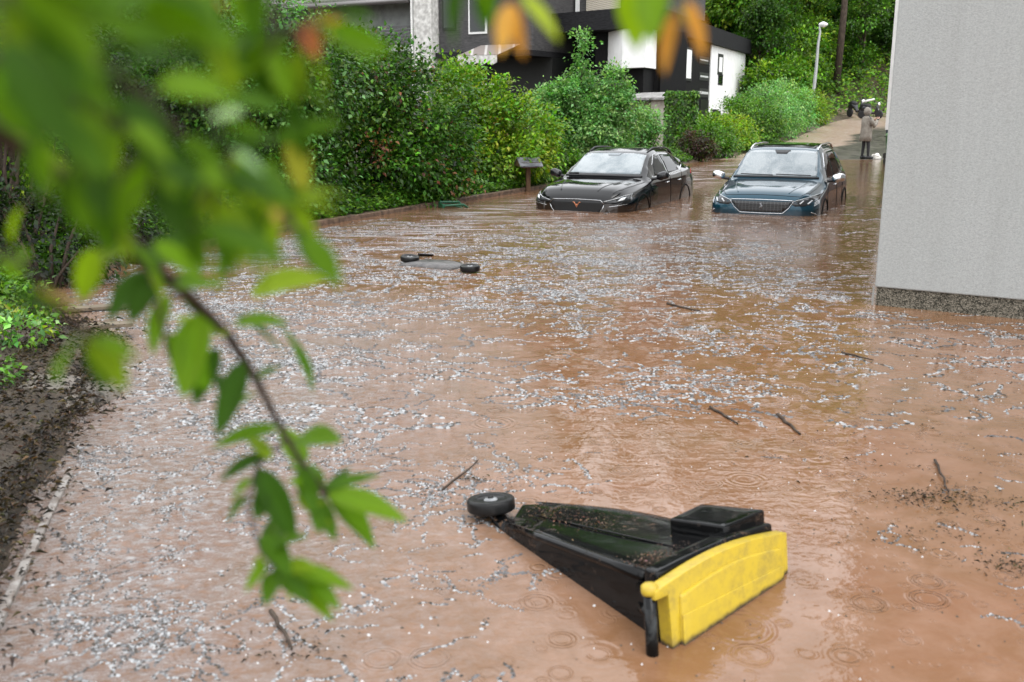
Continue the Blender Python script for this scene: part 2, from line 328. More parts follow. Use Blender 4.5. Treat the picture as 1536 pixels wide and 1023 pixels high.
# ------------------------------------------------------------------ floating hail, foam and plant litter
def build_flecks():
    rng = np.random.default_rng(5); pts = []; rr = []; cc = []; hh = []
    n = 110000; px = rng.uniform(-4.5, 9, n); py = rng.uniform(1.9, 19, n)
    d = shore_d(px, py)
    dens = np.zeros(n)
    dens = np.where(py > 5.6, 78., dens); dens = np.where(py > 13.5, 34, dens)
    dens = np.where(py > 15.8, 4, dens)
    lowc = (py <= 5.6)
    leftf = sst(.35, -.5, px-.12*(py-3))
    dens = np.where(lowc, 1.2+260*leftf, dens)
    dens = np.where((py > 5.6) & (py < 9) & (px < -.4), 130, dens)
    dens = np.where(lowc & (px > .9), 26*sst(1.3, 2.1, px-.2*(py-3.5))+1.5, dens)
    dens = np.where((py > 4.7) & (py <= 5.6) & (px > -.7) & (px < 2), 20., dens)
    dens = np.where((px > 1.3) & (py > 5.3) & (py < 6.6), 40., dens)
    dens = np.where((px > 3.1) & (py > 8.0), np.where(py < 11, 2.5, 6), dens)
    patch = np.clip(.6+.75*wob(px*1.1, py*1.3, 1.1)+.5*wob(px+9, py*1.2, 3)+.4*wob(px*.5+3, py*.6, 1), .22, 2.2)
    keep = (rng.random(n) < dens*patch*(13.5*17.1)/n) & (d < -.12)
    px, py = px[keep], py[keep]
    for x, y in zip(px, py):
        near = y < 5
        left = near and x < .3
        k = int(rng.integers(5, 20) if rng.random() < .5 else rng.integers(20, 70))
        ang = rng.normal((.1+.5*wob(x*.8, y*.8)) if y > 5 else .5, .35) if not left else rng.uniform(0, 3.14)
        s = (.0052 if near else (.0092 if y < 9 else .0108))*rng.uniform(.7, 1.35); wid = rng.uniform(.2, 1.3)**1.3
        white = rng.random() < (.85 if y > 5 or left else .65)
        px_, py_ = x, y
        for i in range(k):
            ang += rng.normal(0, .22)+.12*math.sin(i*.35+x*9)
            px_ += math.cos(ang)*s*.95; py_ += math.sin(ang)*s*.8
            pts.append((px_+rng.normal(0, s*wid), py_+rng.normal(0, s*wid))); r = s*rng.uniform(.5, 1.5); rr.append(r); hh.append(r*rng.uniform(.1, .35))
            q_ = rng.random()
            if white and q_ < .55: cc.append(np.array((.285, .29, .295))*rng.uniform(.4, 1.35))
            elif q_ < .74: cc.append(np.array((.10, .098, .10))*rng.uniform(.5, 1.4))
            else: cc.append(np.array((.03, .022, .014))*rng.uniform(.5, 1.6))
    # loose specks
    n = 5000; sx_ = rng.uniform(-3.5, 7, n); sy_ = rng.uniform(2, 15, n); k = shore_d(sx_, sy_) < -.1
    for x, y in zip(sx_[k], sy_[k]):
        pts.append((x, y)); r = rng.uniform(.002, .006); rr.append(r); hh.append(.003)
        cc.append(np.array((.05, .035, .02)) if rng.random() < .6 else np.array((.5, .5, .5)))
    pts = np.array(pts); rr = np.array(rr); hh = np.array(hh); cc = np.clip(np.array(cc), 0, .9); n = len(pts)
    k = 5; a = np.linspace(0, 2*np.pi, k, endpoint=False)[None]+rng.random((n, 1))*6
    rad_ = rr[:, None]*(.6+.8*rng.random((n, k)))
    ring = np.stack([pts[:, :1]+np.cos(a)*rad_, pts[:, 1:]+np.sin(a)*rad_, np.full((n, k), -.0005)], -1)
    wz = .004*wob(pts[:, 0], pts[:, 1], 1.5)
    top = np.stack([pts[:, 0], pts[:, 1], hh+.003], -1)[:, None]
    vs = np.concatenate([ring, top], 1); vs[:, :, 2] += wz[:, None]; i = np.arange(n)[:, None]*(k+1); fs = []
    for j in range(k): fs.append(i+np.array([[j, (j+1) % k, k]]))
    m = mat('hail_foam', (.7, .7, .7), .45, .5); at_ = N(m, 'ShaderNodeAttribute'); at_.attribute_name = 'col'; L(m, at_.outputs['Color'], P(m).inputs['Base Color'])
    col = np.repeat(cc, k+1, 0)
    o = link('floating_hail', np_mesh('floating_hail', vs.reshape(-1, 3), np.concatenate(fs, 0), col, smooth=True), m)
    tag(o, 'white hail and foam mixed with dark litter floating on the brown flood', 'hail', kind='stuff')
build_flecks()
# plant litter: stalks, needles and leaf bits
def litter(name, label, spots, seed, cols, L0=.03, cat='plant litter'):
    rng = np.random.default_rng(seed); P_ = []; D_ = []; S_ = []
    for x, y, rx, ry, n, z in spots:
        p = np.column_stack([x+rng.normal(size=n)*rx, y+rng.normal(size=n)*ry, np.full(n, z)+np.abs(rng.normal(size=n))*.006]); P_.append(p)
        a = rng.random(n)*6.28; D_.append(np.column_stack([np.cos(a), np.sin(a), rng.normal(size=n)*.15])); S_.append(L0*.42*(.4+1.9*rng.random(n)**3))
    P_, D_, S_ = np.concatenate(P_), np.concatenate(D_), np.concatenate(S_); n = len(P_)
    nr = np.array([0, 0, 1.])+rng.normal(size=(n, 3))*.3
    me = leaves(name, P_, D_, nr, S_, pal(n, cols, None, .4, rng), .3, .5)
    tag(link(name, me, M['leaf']), label, cat, kind='stuff')
g1 = gnd(1385, 745); g2 = gnd(1520, 850); g3 = gnd(1440, 800)
litter('floating_litter', 'dark matted stalks and needles drifting on the water by the building', [(g1.x, g1.y, .12, .05, 420, .005), (g1.x+.22, g1.y-.1, .2, .05, 260, .005), (g2.x, g2.y, .09, .06, 260, .005), (g3.x, g3.y, .25, .06, 220, .005),
       (1.9, 4.8, .5, .5, 260, .004), (gnd(705, 720).x, gnd(705, 720).y, .04, .02, 80, .004), (gnd(440, 975).x, gnd(440, 975).y, .1, .05, 120, .004)], 3, [(.04, .028, .015), (.1, .07, .04), (.02, .015, .01)])
spots = []
for t in np.linspace(0, 1, 46):
    yy = 2.2+t*6; xx = np.interp(yy, SH[:, 1], SH[:, 0]); zz = tz(xx-.12, yy)
    spots.append((xx-.12-.1*random.random(), yy, .12, .1, 260, max(zz, 0)+.015)); spots.append((xx-.45, yy, .2, .1, 220, max(tz(xx-.45, yy), 0)+.02))
litter('washed_up_litter', 'brown leaves, bark and stalks washed up on the left bank', spots, 4, [(.03, .02, .012), (.06, .037, .02), (.012, .009, .007), (.02, .014, .01), (.11, .075, .045)], .06)
# sticks
def stick(u0, v0, u1, v1, r, label, z=.008):
    a = gnd(u0, v0, z); b = gnd(u1, v1, z); k = 6; pts = []
    o_ = a.copy()
    for i in range(k):
        t = i/(k-1); p = (b-a)*t; pts.append(p+Vector((random.uniform(-1, 1), random.uniform(-1, 1), random.uniform(-.2, .2)))*(.02*(b-a).length))
    o = MB().tube(pts, [r*(1-.5*i/(k-1)) for i in range(k)], 7).build('stick', M['bark'], smooth=True); o.location = a
    tag(o, label, 'stick', 'sticks floating on the flood water')
stick(664, 735, 718, 690, .006, 'thin dark stick floating just beyond the wheel of the toppled bin')
stick(1166, 622, 1200, 650, .011, 'short grey stick floating in the open water between cars and toppled bin')
stick(1405, 690, 1422, 738, .007, 'pale stick poking up from the matted litter by the building', .012)
stick(408, 915, 440, 975, .008, 'dark crooked stick floating beside the foam under the hanging branch')
stick(1000, 455, 1050, 466, .011, 'long thin stick floating halfway between the blue car and the toppled bin')
stick(1262, 528, 1310, 540, .008, 'pale thin stick floating near the foot of the grey building')
stick(1065, 610, 1108, 636, .009, 'foam-whitened stick floating left of the short grey stick')
# stone, paper and kerbs
def rock(name, label, loc, sc, m, cat='stone', seed=0):
    b = bmesh.new(); bmesh.ops.create_icosphere(b, subdivisions=4, radius=1)
    for x in b.verts:
        n_ = noise.fractal(x.co*1.3+Vector((seed, 0, 0)), 1, 2, 4); x.co *= 1+.28*n_; x.co = Vector((x.co.x*sc[0], x.co.y*sc[1], x.co.z*sc[2]))
    me = bpy.data.meshes.new(name); b.to_mesh(me); b.free(); me.polygons.foreach_set('use_smooth', [True]*len(me.polygons))
    o = link(name, me, m); o.location = loc; tag(o, label, cat); return o
M['rock'] = noisy('rock', (.035, .03, .026), (.09, .078, .065), 18, .5, .5, .8, .01)
p = gnd(137, 606); rock('stone', 'dark wet stone lying at the end of the washed-up litter', (p.x, p.y, .03), (.085, .07, .05), M['rock'])
p = gnd(60, 625); rock('boulder', 'flat grey-brown boulder behind the kerb, half covered in litter', (p.x-.25, p.y+.25, -.02), (.5, .55, .13), noisy('boulder', (.10, .085, .07), (.22, .19, .16), 5, .5, .4, .6, .02), seed=4)
mpap = mat('paper', (.75, .78, .85), .6)
mb = MB(); p = gnd(157, 457)
rng_ = random.Random(3); gx = 6; vv = [(i*.035+rng_.uniform(-.01, .01), j*.035+rng_.uniform(-.01, .01), .03+rng_.uniform(0, .05)+.06*math.sin(i*.9)) for j in range(gx) for i in range(gx)]
mb.add(vv, [(j*gx+i, j*gx+i+1, (j+1)*gx+i+1, (j+1)*gx+i) for j in range(gx-1) for i in range(gx-1)])
o = mb.build('paper_scrap', mpap, smooth=True); o.location = (p.x-.1, p.y, tz(p.x, p.y)+.02); sm = o.modifiers.new('s', 'SOLIDIFY'); sm.thickness = .002
tag(o, 'crumpled white paper scrap on the bank below the dark bushes', 'paper')
mplank = noisy('wet_wood', (.10, .075, .05), (.2, .16, .11), 12, .5, .5, .4, .005, stretch=(.2, 1, 1))
for (u0, v0, u1, v1, lab) in ((70, 462, 215, 452, 'weathered plank lying behind the white paper scrap'), (120, 500, 200, 494, 'dark plank washed up below the white paper scrap')):
    a = gnd(u0, v0, .05); b = gnd(u1, v1, .05); d_ = (b-a); n_ = Vector((-d_.y, d_.x, 0)).normalized()*.06
    o = MB().hexa([-n_, n_, d_+n_, d_-n_], [-n_+Vector((0, 0, .03)), n_+Vector((0, 0, .03)), d_+n_+Vector((0, 0, .03)), d_-n_+Vector((0, 0, .03))]).build('plank', mplank, bevel=.004)
    o.location = (a.x, a.y, max(tz(a.x, a.y), tz(b.x, b.y), 0)+.01); tag(o, lab, 'plank')
M['kerb'] = noisy('kerb_concrete', (.16, .13, .11), (.34, .32, .3), 20, .7, .3, .4, .005)
M['kerbdark'] = noisy('kerb_dark', (.05, .035, .025), (.20, .13, .09), 10, .6, .4, .5, .01)
def strip(name, pts, wd, z0, z1, m, label, cat):
    a0 = Vector((*pts[0], 0)); mb = MB(); P2 = [Vector((*q, 0)) for q in pts]; vs = []
    for i, q in enumerate(P2):
        t = (P2[min(i+1, len(P2)-1)]-P2[max(i-1, 0)]).normalized(); n_ = Vector((-t.y, t.x, 0))
        jz = random.uniform(-.006, .006)
        for (s, z) in ((0, z0), (0, z1+jz), (wd, z1+jz), (wd, z0)): vs.append(q-a0+n_*s+Vector((0, 0, z)))
    fs = [(4*i+j, 4*i+(j+1) % 4, 4*i+4+(j+1) % 4, 4*i+4+j) for i in range(len(P2)-1) for j in range(4)]+[(0, 1, 2, 3), tuple(4*len(P2)-4+j for j in range(4))]
    o = mb.add(vs, fs).build(name, m, bevel=.006); o.location = a0; return tag(o, label, cat)
def poly(pts, step=.5):
    out = []
    for a, b in zip(pts[:-1], pts[1:]):
        a = np.array(a); b = np.array(b); k = max(1, int(np.linalg.norm(b-a)/step)); out += [tuple(a+(b-a)*i/k) for i in range(k)]
    return out+[tuple(pts[-1])]
strip('kerb', poly([(-1.5, 1.0), (-1.60, 2.6), (-2.0, 4.1), (-2.1, 4.5)], .4), .035, -.2, .022, M['kerb'], 'narrow pale kerb edge at the foot of the littered bank', 'kerb')
strip('kerb', poly([(-4.32, 11.6), (-3.2, 14.4), (-1.57, 17.8), (.44, 21.9), (3.4, 28)], .6), .14, -.3, .07, M['kerbdark'], 'low dark kerb with brown mud along the foot of the hedge', 'kerb')
#PART3
# ------------------------------------------------------------------ grey building on the right
def plane_hit(u, v, A, B):
    """pixel -> (s metres along A->B, z) on the vertical plane through A and B"""
    A = Vector((A[0], A[1])); B = Vector((B[0], B[1])); e = (B-A).normalized(); n = Vector((-e.y, e.x))
    d = ray(u, v); t = A.dot(n)/(d.x*n.x+d.y*n.y); p = Vector((d.x, d.y))*t
    return (p-A).dot(e), H+d.z*t
def wallbox(mb, A, B, s0, s1, z0, z1, o0, o1):
    """box on wall plane A->B, from s0..s1, z0..z1, offsets o0..o1 towards the viewer side"""
    A = Vector((A[0], A[1])); B = Vector((B[0], B[1])); e = (B-A).normalized(); n = Vector((e.y, -e.x))
    if n.dot(-A) < 0: n = -n
    q = [A+e*s0+n*o0, A+e*s1+n*o0, A+e*s1+n*o1, A+e*s0+n*o1]
    return mb.prism([(p.x, p.y) for p in q], z0, z1)
def pxbox(mb, A, B, u0, v0, u1, v1, o0, o1):
    s0, za = plane_hit(u0, v0, A, B); s1, zb = plane_hit(u1, v1, A, B); sm0, _ = plane_hit(u0, v1, A, B)
    s0_, z1a = plane_hit((u0+u1)/2, v0, A, B); s1_, z0a = plane_hit((u0+u1)/2, v1, A, B)
    return wallbox(mb, A, B, min(s0, s1), max(s0, s1), min(z0a, z1a), max(z0a, z1a), o0, o1)
C0 = Vector((3.235, 8.76)); fd = Vector((.842, -.54)).normalized(); sd = Vector((.54, .842)).normalized()
bt = thing('grey_building', 'grey rendered house wall with pebble-dash plinth standing in the flood', 'house', (C0.x, C0.y, 0))
mst = mat('grey_stucco', (.42, .43, .43), .85, .2); v = coords(mst)
s1_ = noise_tex(mst, v, 55, 6, .75); s2_ = noise_tex(mst, coords(mst, (1, 1, 2.5)), 130, 3, .6)
L(mst, mixc(mst, ramp(mst, noise_tex(mst, v, 1.2, 5), [(.3, 0), (.7, 1)]), mixc(mst, ramp(mst, s1_, [(.35, 0), (.6, 1)]), (.285, .297, .289), (.35, .363, .355)), mixc(mst, ramp(mst, s1_, [(.35, 0), (.6, 1)]), (.285, .293, .285), (.355, .363, .355))), P(mst).inputs['Base Color'])
stk = ramp(mst, noise_tex(mst, coords(mst, (2.2, 2.2, .12)), 1.6, 6, .65), [(.5, 0), (.75, .2)])
L(mst, mixc(mst, stk, P(mst).inputs['Base Color'].links[0].from_socket, (.20, .205, .19)), P(mst).inputs['Base Color'])
bump(mst, mth(mst, 'ADD', s1_, mth(mst, 'MULTIPLY', s2_, .6)), .45, .010)
mpl = mat('pebble_dash', (.1, .09, .07), .8, .3); v = coords(mpl); vo = N(mpl, 'ShaderNodeTexVoronoi'); vo.inputs['Scale'].default_value = 110; L(mpl, v, vo.inputs['Vector'])
sp = N(mpl, 'ShaderNodeSeparateColor'); L(mpl, vo.outputs['Color'], sp.inputs[0])
L(mpl, mixc(mpl, ramp(mpl, mth(mpl, 'MULTIPLY_ADD', noise_tex(mpl, v, 14, 4), .5, mth(mpl, 'MULTIPLY', sp.outputs[0], .6)), [(.35, 0), (.85, 1)]), (.03, .028, .02), (.24, .215, .17)), P(mpl).inputs['Base Color'])
bump(mpl, vo.outputs['Distance'], .9, .01)
def foot(o, a=9.0, b=14.0):
    p0 = -fd*o*0 ; n1 = Vector((fd.y, -fd.x)); 
    return [Vector((0, 0))-sd*o-fd*o, fd*a-sd*o, fd*a+sd*b, sd*b-fd*o]
MB().prism(foot(0), .165, 10.2).build('wall', mst, bt, bevel=.012)
MB().prism([q+sd*.02+fd*.014*(1 if i in (0, 3) else 0) for i, q in enumerate(foot(0))], -.6, .163).build('plinth', mpl, bt)
mzinc = mat('white_trim', (.72, .72, .70), .5, .5)
mb = MB(); mb.prism([Vector((-.012, .01)), Vector((.0, .0)), Vector((.004, .02)), Vector((-.006, .028))], -.05, .17); mb.build('corner_bead', mat('bead_metal', (.22, .22, .21), .6), bt)
mroof = noisy('roof_slate', (.05, .05, .055), (.11, .11, .12), 6, .5, .4, .3, .01, stretch=(1, 4, 1))
MB().prism([q*1.0 for q in foot(.35)], 10.202, 10.45).build('roof', mroof, bt)
mb = MB(); 
# white gable of the neighbouring house seen past the corner
q1 = at(1331, 150, 24); q1b = at(1362, 150, 24)
nb = thing('white_house', 'white house end glimpsed as a thin strip beside the grey wall', 'house', (q1.x, q1.y, 0))
mwh = noisy('white_render', (.72, .72, .70), (.82, .82, .80), 3, .7, .3, .2, .004)
MB().prism([(0, 0), (4, -.6), (6, 6), (2.7, 6)], 1.25, 6.5).build('wall', mwh, nb)
MB().prism([(-.05, -.1), (4.1, -.7), (6.1, 6.1), (2.6, 6.1)], 6.502, 6.7).build('roof', mroof, nb)
MB().prism([(.35, .1), (4, -.4), (5.9, 5.9), (3.0, 5.9)], -.6, 1.248).build('lower_wall', noisy('dark_wall', (.09, .06, .05), (.16, .11, .09), 5), nb)
# ------------------------------------------------------------------ bins behind the corner
def small_bin(name, label, loc, rz, cb, cl, h=.95, w_=.5, d_=.55, group=None):
    t = thing(name, label, 'bin', loc, rz, group); mbod = mat(name+'_plastic', cb, .4, .5)
    a, b_, c_, d2 = w_*.4, w_*.5, d_*.4, d_*.5
    MB().hexa([(-a, -c_, .06), (a, -c_, .06), (a, c_, .06), (-a, c_, .06)], [(-b_, -d2, h), (b_, -d2, h), (b_, d2, h), (-b_, d2, h)]).build('body', mbod, t, bevel=.02)
    MB().hexa([(-b_-.02, -d2-.03, h+.004), (b_+.02, -d2-.03, h+.004), (b_+.02, d2+.02, h+.004), (-b_-.02, d2+.02, h+.004)], [(-b_+.03, -d2+.05, h+.07), (b_-.03, -d2+.05, h+.07), (b_-.03, d2, h+.09), (-b_+.03, d2, h+.09)]).build('lid', mat(name+'_lid', cl, .35, .5), t, bevel=.015)
    for s in (-1, 1): MB().lathe([(.02, -.02), (.1, -.02), (.1, .02), (.02, .02)], (s*(a+.03), c_, .1), (1, 0, 0), 16).build('wheel', M_blk, t)
    MB().tube([(-b_, d2+.06, h-.02), (b_, d2+.06, h-.02)], .015, 8).build('handle', M_blk, t)
    return t
M_blk = mat('black_rubber', (.018, .018, .019), .5, .4)
p = gnd(1326, 246, .02); small_bin('wheeled_bin', 'green wheeled bin standing by the corner of the grey house', (p.x+.34, p.y, -.02), .1, (.03, .09, .03), (.10, .20, .07), .92)
p2_ = at(1340, 240, p.y+1.6); small_bin('wheeled_bin', 'dark bin with bright blue lid behind the green wheeled bin', (p2_.x+.02, p2_.y, .1), .1, (.02, .03, .05), (.03, .10, .55), 1.02)
mbag = mat('white_plastic', (.75, .72, .66), .35, .5)
p = gnd(1314, 238, .02); o = rock('plastic_bag', 'small white plastic bag lying against the green bin', (p.x, p.y, .08), (.16, .13, .12), mbag, 'bag', 7)
# ------------------------------------------------------------------ black and white flat-roofed house
mtim = noisy('black_timber', (.003, .003, .0035), (.011, .0105, .011), 8, .7, .15, .5, .01, stretch=(8, 8, .5))
mfas = noisy('black_shingle', (.009, .009, .01), (.024, .024, .026), 5, .75, .15, .5, .02, stretch=(1, 1, 9))
mwr = noisy('white_wall', (.78, .78, .76), (.88, .88, .86), 2, .7, .3, .15, .004)
mgl = mat('window_glass', (.01, .013, .013), .05, .5)
mfr = mat('dark_frame', (.015, .015, .016), .5)
P1 = (5.03, 45.2); P2 = (6.78, 46.0); P3 = (15.25, 66.0); P0 = (-1.5, 51.0)
hb = thing('flat_roofed_house', 'black and white flat-roofed house behind the pale green tree', 'house', (6.8, 46, 0))
def sub(o_): return o_
class HB(MB):
    def build(s, name, m, parent=None, **k):
        c = parent.matrix_world.translation if False else Vector(parent['_o'])
        s.v = [tuple(Vector(x)-c) for x in s.v]; return MB.build(s, name, m, parent, **k)
hb['_o'] = (6.8, 46, 0)
def child_of(o_, root): o_['_o'] = root['_o']; return o_
def off(A, B, k):
    A = Vector(A[:2]); B = Vector(B[:2]); e = (B-A).normalized(); n = Vector((e.y, -e.x))
    if n.dot(-A) < 0: n = -n
    return A-n*k, B-n*k
# fascia slab
r_out = [P1, P2, P3, (6.0, 74), (-8, 60), P0]
HB().prism(r_out, 5.18, 6.03).build('roof_fascia', mfas, hb)
# walls inset under it
W2, W3 = off(P2, P3, .25)
WA = (W2.x+.05, W2.y+.35); WB = (W3.x-.25, W3.y-.4)
sb, _ = plane_hit(1062.5, 150, WA, WB)
Lw = (Vector(WB)-Vector(WA)).length
mb = HB(); wallbox(mb, WA, WB, 0, sb, -.2, 5.176, -3, 0); mb.build('timber_wall', mtim, hb)
mb = HB(); wallbox(mb, WA, WB, sb+.003, Lw, -.2, 5.176, -3, .06); mb.build('white_wall', mwr, hb)
def win(u0, v0, u1, v1, A, B, o0, o1, mf, mg, fr=.07, name='window', root=None):
    mb = HB(); pxbox(mb, A, B, u0, v0, u1, v1, o0, o1); f = child_of(mb.build(name, mf, root or hb), root or hb)
    s0, z1 = plane_hit(u0, (v0+v1)/2, A, B); s1, _ = plane_hit(u1, (v0+v1)/2, A, B)
    um = (u0+u1)/2; _, zt_ = plane_hit(um, v0, A, B); _, zb_ = plane_hit(um, v1, A, B); s0, s1 = min(s0, s1), max(s0, s1)
    mb = MB(); wallbox(mb, A, B, s0+fr, s1-fr, zb_+fr, zt_-fr, o1+.002, o1+.02); c_ = Vector((root or hb)['_o']); mb.v = [tuple(Vector(x)-c_) for x in mb.v]
    MB.build(mb, 'pane', mg, f); return f
mpane = mat('pale_blind', (.55, .56, .55), .4)
win(1021, 70, 1036, 121, WA, WB, -.05, .05, mfr, mwr, .12)
for v0, v1 in ((85, 96), (109, 121), (133, 146)): win(1048.5, v0, 1062, v1, WA, WB, -.05, .03, mfr, mpane, .16)
win(1075.5, 81, 1082, 113, WA, WB, .03, .075, mfr, mwr, .18); win(1075.5, 111, 1082, 128, WA, WB, .03, .075, mfr, mgl, .1)
win(1071, 166, 1078, 194, WA, WB, .03, .075, mfr, mgl, .2, 'door')
mb = HB(); pxbox(mb, WA, WB, 1067, 164, 1070, 172, .06, .25); mb.build('wall_lamp', M_blk, hb)
mb = HB(); pxbox(mb, WA, WB, 1050, 150, 1061, 200, .002, .03); mb.build('side_door', mat('door_black', (.008, .008, .01), .35), hb)
# left, recessed face
LA, LB = (P1[0]-.1, P1[1]+.4), (P0[0], P0[1]+.9)
Dk = mat('recess_shade', (.01, .011, .01), .6)
RA, RB = (LA[0]+.9, LA[1]+1.6), (LB[0]+.9, LB[1]+1.6)
mb = HB(); wallbox(mb, RA, RB, -1.2, 9, -.2, 5.176, -2, 0); mb.build('recessed_wall', mtim, hb)
win(903, 60, 931, 90, RA, RB, -.05, .05, mfr, mgl, .1); win(860, 64, 897, 100, RA, RB, -.05, .05, mfr, mgl, .1)
mb = HB(); pxbox(mb, LA, LB, 788, 60, 826, 140, -.2, .1); mb.build('white_pier', mwr, hb)
# white box bay with two visible faces
b0 = at(934, 52, 45.5); b1 = at(969, 50, 44.6); b2 = at(985.5, 52, 46.3); 
_z1 = 5.17; _z0 = at(969, 101, 44.6).z
HB().prism([(b0.x, b0.y), (b1.x, b1.y), (b2.x, b2.y), (b2.x-1.2, b2.y+2.5), (b0.x-.6, b0.y+2.5)], _z0, _z1).build('bay', mwr, hb)
mb = HB(); k0 = at(925, 120, 46.6); k1 = at(990, 120, 46.6)
mb.prism([(k0.x, k0.y+.3), (b1.x, b1.y+.5), (b2.x, b2.y+.35), (b2.x, b2.y+4), (k0.x, k0.y+4)], -.2, _z0-.003); mb.build('timber_base', mtim, hb)
# storey above
UA, UB = (P2[0]+.2, P2[1]+1.6), (P0[0]-1, P0[1]+2.4)
mslt = noisy('slate_wall', (.04, .039, .04), (.085, .082, .082), 4, .6, .2, .5, .02, stretch=(1, 1, 8))
mb = HB(); wallbox(mb, UA, UB, 0, 12, 6.034, 9.4, -5, 0); mb.build('upper_storey', mslt, hb)
msc = mat('scale_panel', (.5, .46, .38), .6); v = coords(msc, (3.2, 3.2, 4.0), (0, 0, 0)); 
wv = N(msc, 'ShaderNodeTexWave'); wv.inputs['Scale'].default_value = 1.6; wv.bands_direction = 'DIAGONAL'; L(msc, v, wv.inputs[0])
wv2 = N(msc, 'ShaderNodeTexWave'); wv2.inputs['Scale'].default_value = 1.6; wv2.bands_direction = 'DIAGONAL'; L(msc, coords(msc, (-3.2, 3.2, 4.0)), wv2.inputs[0])
ff = ramp(msc, mth(msc, 'MINIMUM', wv.outputs['Fac'], wv2.outputs['Fac']), [(.04, 0), (.2, 1)])
L(msc, mixc(msc, ff, (.2, .17, .13), (.55, .5, .41)), P(msc).inputs['Base Color'])
mb = HB(); pxbox(mb, UA, UB, 881, -30, 931, 24, .002, .08); mb.build('tiled_panel', msc, hb)
mb = HB(); pxbox(mb, UA, UB, 866, -30, 870, 26, .05, .16); mb.build('downpipe', mzinc, hb)
win(786, -20, 845, 30, UA, UB, -.02, .05, mfr, mgl, .1); win(848, -20, 862, 27, UA, UB, -.02, .05, mfr, mgl, .1)
# ------------------------------------------------------------------ shed with ivy pillar in front of the house
SA = at(1004, 150, 38.6); SBp = at(925, 150, 42)
sh = thing('garden_shed', 'low beige shed with corrugated roof beneath the black timber wall', 'shed', (SA.x, SA.y, 0)); sh['_o'] = (SA.x, SA.y, 0)
A_, B_ = (SA.x, SA.y), (SBp.x, SBp.y)
mbe = noisy('beige_render', (.36, .32, .27), (.5, .46, .40), 5, .8, .3, .3, .01); mbr = noisy('brown_boards', (.11, .08, .06), (.2, .155, .12), 7, .7, .3, .4, .01, stretch=(5, 5, 1))
zt_ = at(985, 150, 39.3).z
c0_, _ = plane_hit(976, 180, A_, B_)
e_ = (Vector(B_)-Vector(A_)).length
mb = HB(); wallbox(mb, A_, B_, .05, c0_, -.3, zt_, -.7, 0); mb.build('wall', mbe, sh)
mb = HB(); wallbox(mb, A_, B_, c0_+.003, e_, -.3, zt_-.05, -.7, -.02); mb.build('side_wall', mbr, sh)
mcor = mat('corrugated_sheet', (.30, .29, .28), .6); wv = N(mcor, 'ShaderNodeTexWave'); wv.inputs['Scale'].default_value = 3.2; L(mcor, coords(mcor), wv.inputs[0]); bump(mcor, wv.outputs['Fac'], .8, .04)
L(mcor, mixc(mcor, ramp(mcor, noise_tex(mcor, coords(mcor), 3, 5), [(.4, 0), (.6, 1)]), (.2, .19, .18), (.38, .37, .36)), P(mcor).inputs['Base Color'])
Av, Bv = Vector(A_), Vector(B_); e = (Bv-Av).normalized(); n = Vector((e.y, -e.x)); n = -n if n.dot(-Av) < 0 else n
q = [Av-e*.4+n*.25, Bv+e*.3+n*.25, Bv+e*.3-n*1.4, Av-e*.1-n*1.4]
HB().hexa([(q[0].x, q[0].y, zt_+.002), (q[1].x, q[1].y, zt_+.002), (q[2].x, q[2].y, zt_+.25), (q[3].x, q[3].y, zt_+.25)], [(q[0].x, q[0].y, zt_+.08), (q[1].x, q[1].y, zt_+.08), (q[2].x, q[2].y, zt_+.33), (q[3].x, q[3].y, zt_+.33)]).build('roof', mcor, sh)
# ------------------------------------------------------------------ slate-clad house at upper left
GA, GB = (.95, 46.6), (-11.5, 54.0)
ha = thing('slate_house', 'grey slate-clad house with balcony and pale pillar behind the big hedge', 'house', (-4, 50, 0)); ha['_o'] = (-4, 50, 0)
mgw = noisy('grey_wall', (.26, .27, .26), (.36, .37, .36), 3, .8, .3, .2, .01)
mpil = noisy('mottled_concrete', (.36, .35, .33), (.66, .65, .62), 5, .8, .3, .4, .01)
mdk = noisy('dark_boards', (.05, .05, .05), (.10, .10, .10), 6, .6, .4, .4, .01, stretch=(1, 1, 6))
sB = plane_hit(659, 40, GA, GB)[0]; e = (Vector(GB)-Vector(GA)).length
mb = HB(); wallbox(mb, GA, GB, 0, sB, 4.35, 9, -5, 0); mb.build('slate_wall', mslt, ha)
mb = HB(); wallbox(mb, GA, GB, 0, sB, 4.1, 4.345, -5, .35); mb.build('ledge', mfas, ha)
mb = HB(); wallbox(mb, GA, GB, 0, sB, -.2, 4.09, -5, -1.8); mb.build('terrace_wall', Dk, ha)  # shade of the recess below the ledge put into the wall colour
mb = HB(); wallbox(mb, GA, GB, sB+.003, e+6, -.2, 8.2, -5, -1.0); mb.build('wall', mgw, ha)
mb = HB(); pxbox(mb, GA, GB, 629, -60, 659, 150, -1.5, .55); mb.build('pillar', mpil, ha)
mb = HB(); pxbox(mb, GA, GB, 626.5, -60, 630, 150, .3, .62); mb.build('pillar_edge', mwr, ha)
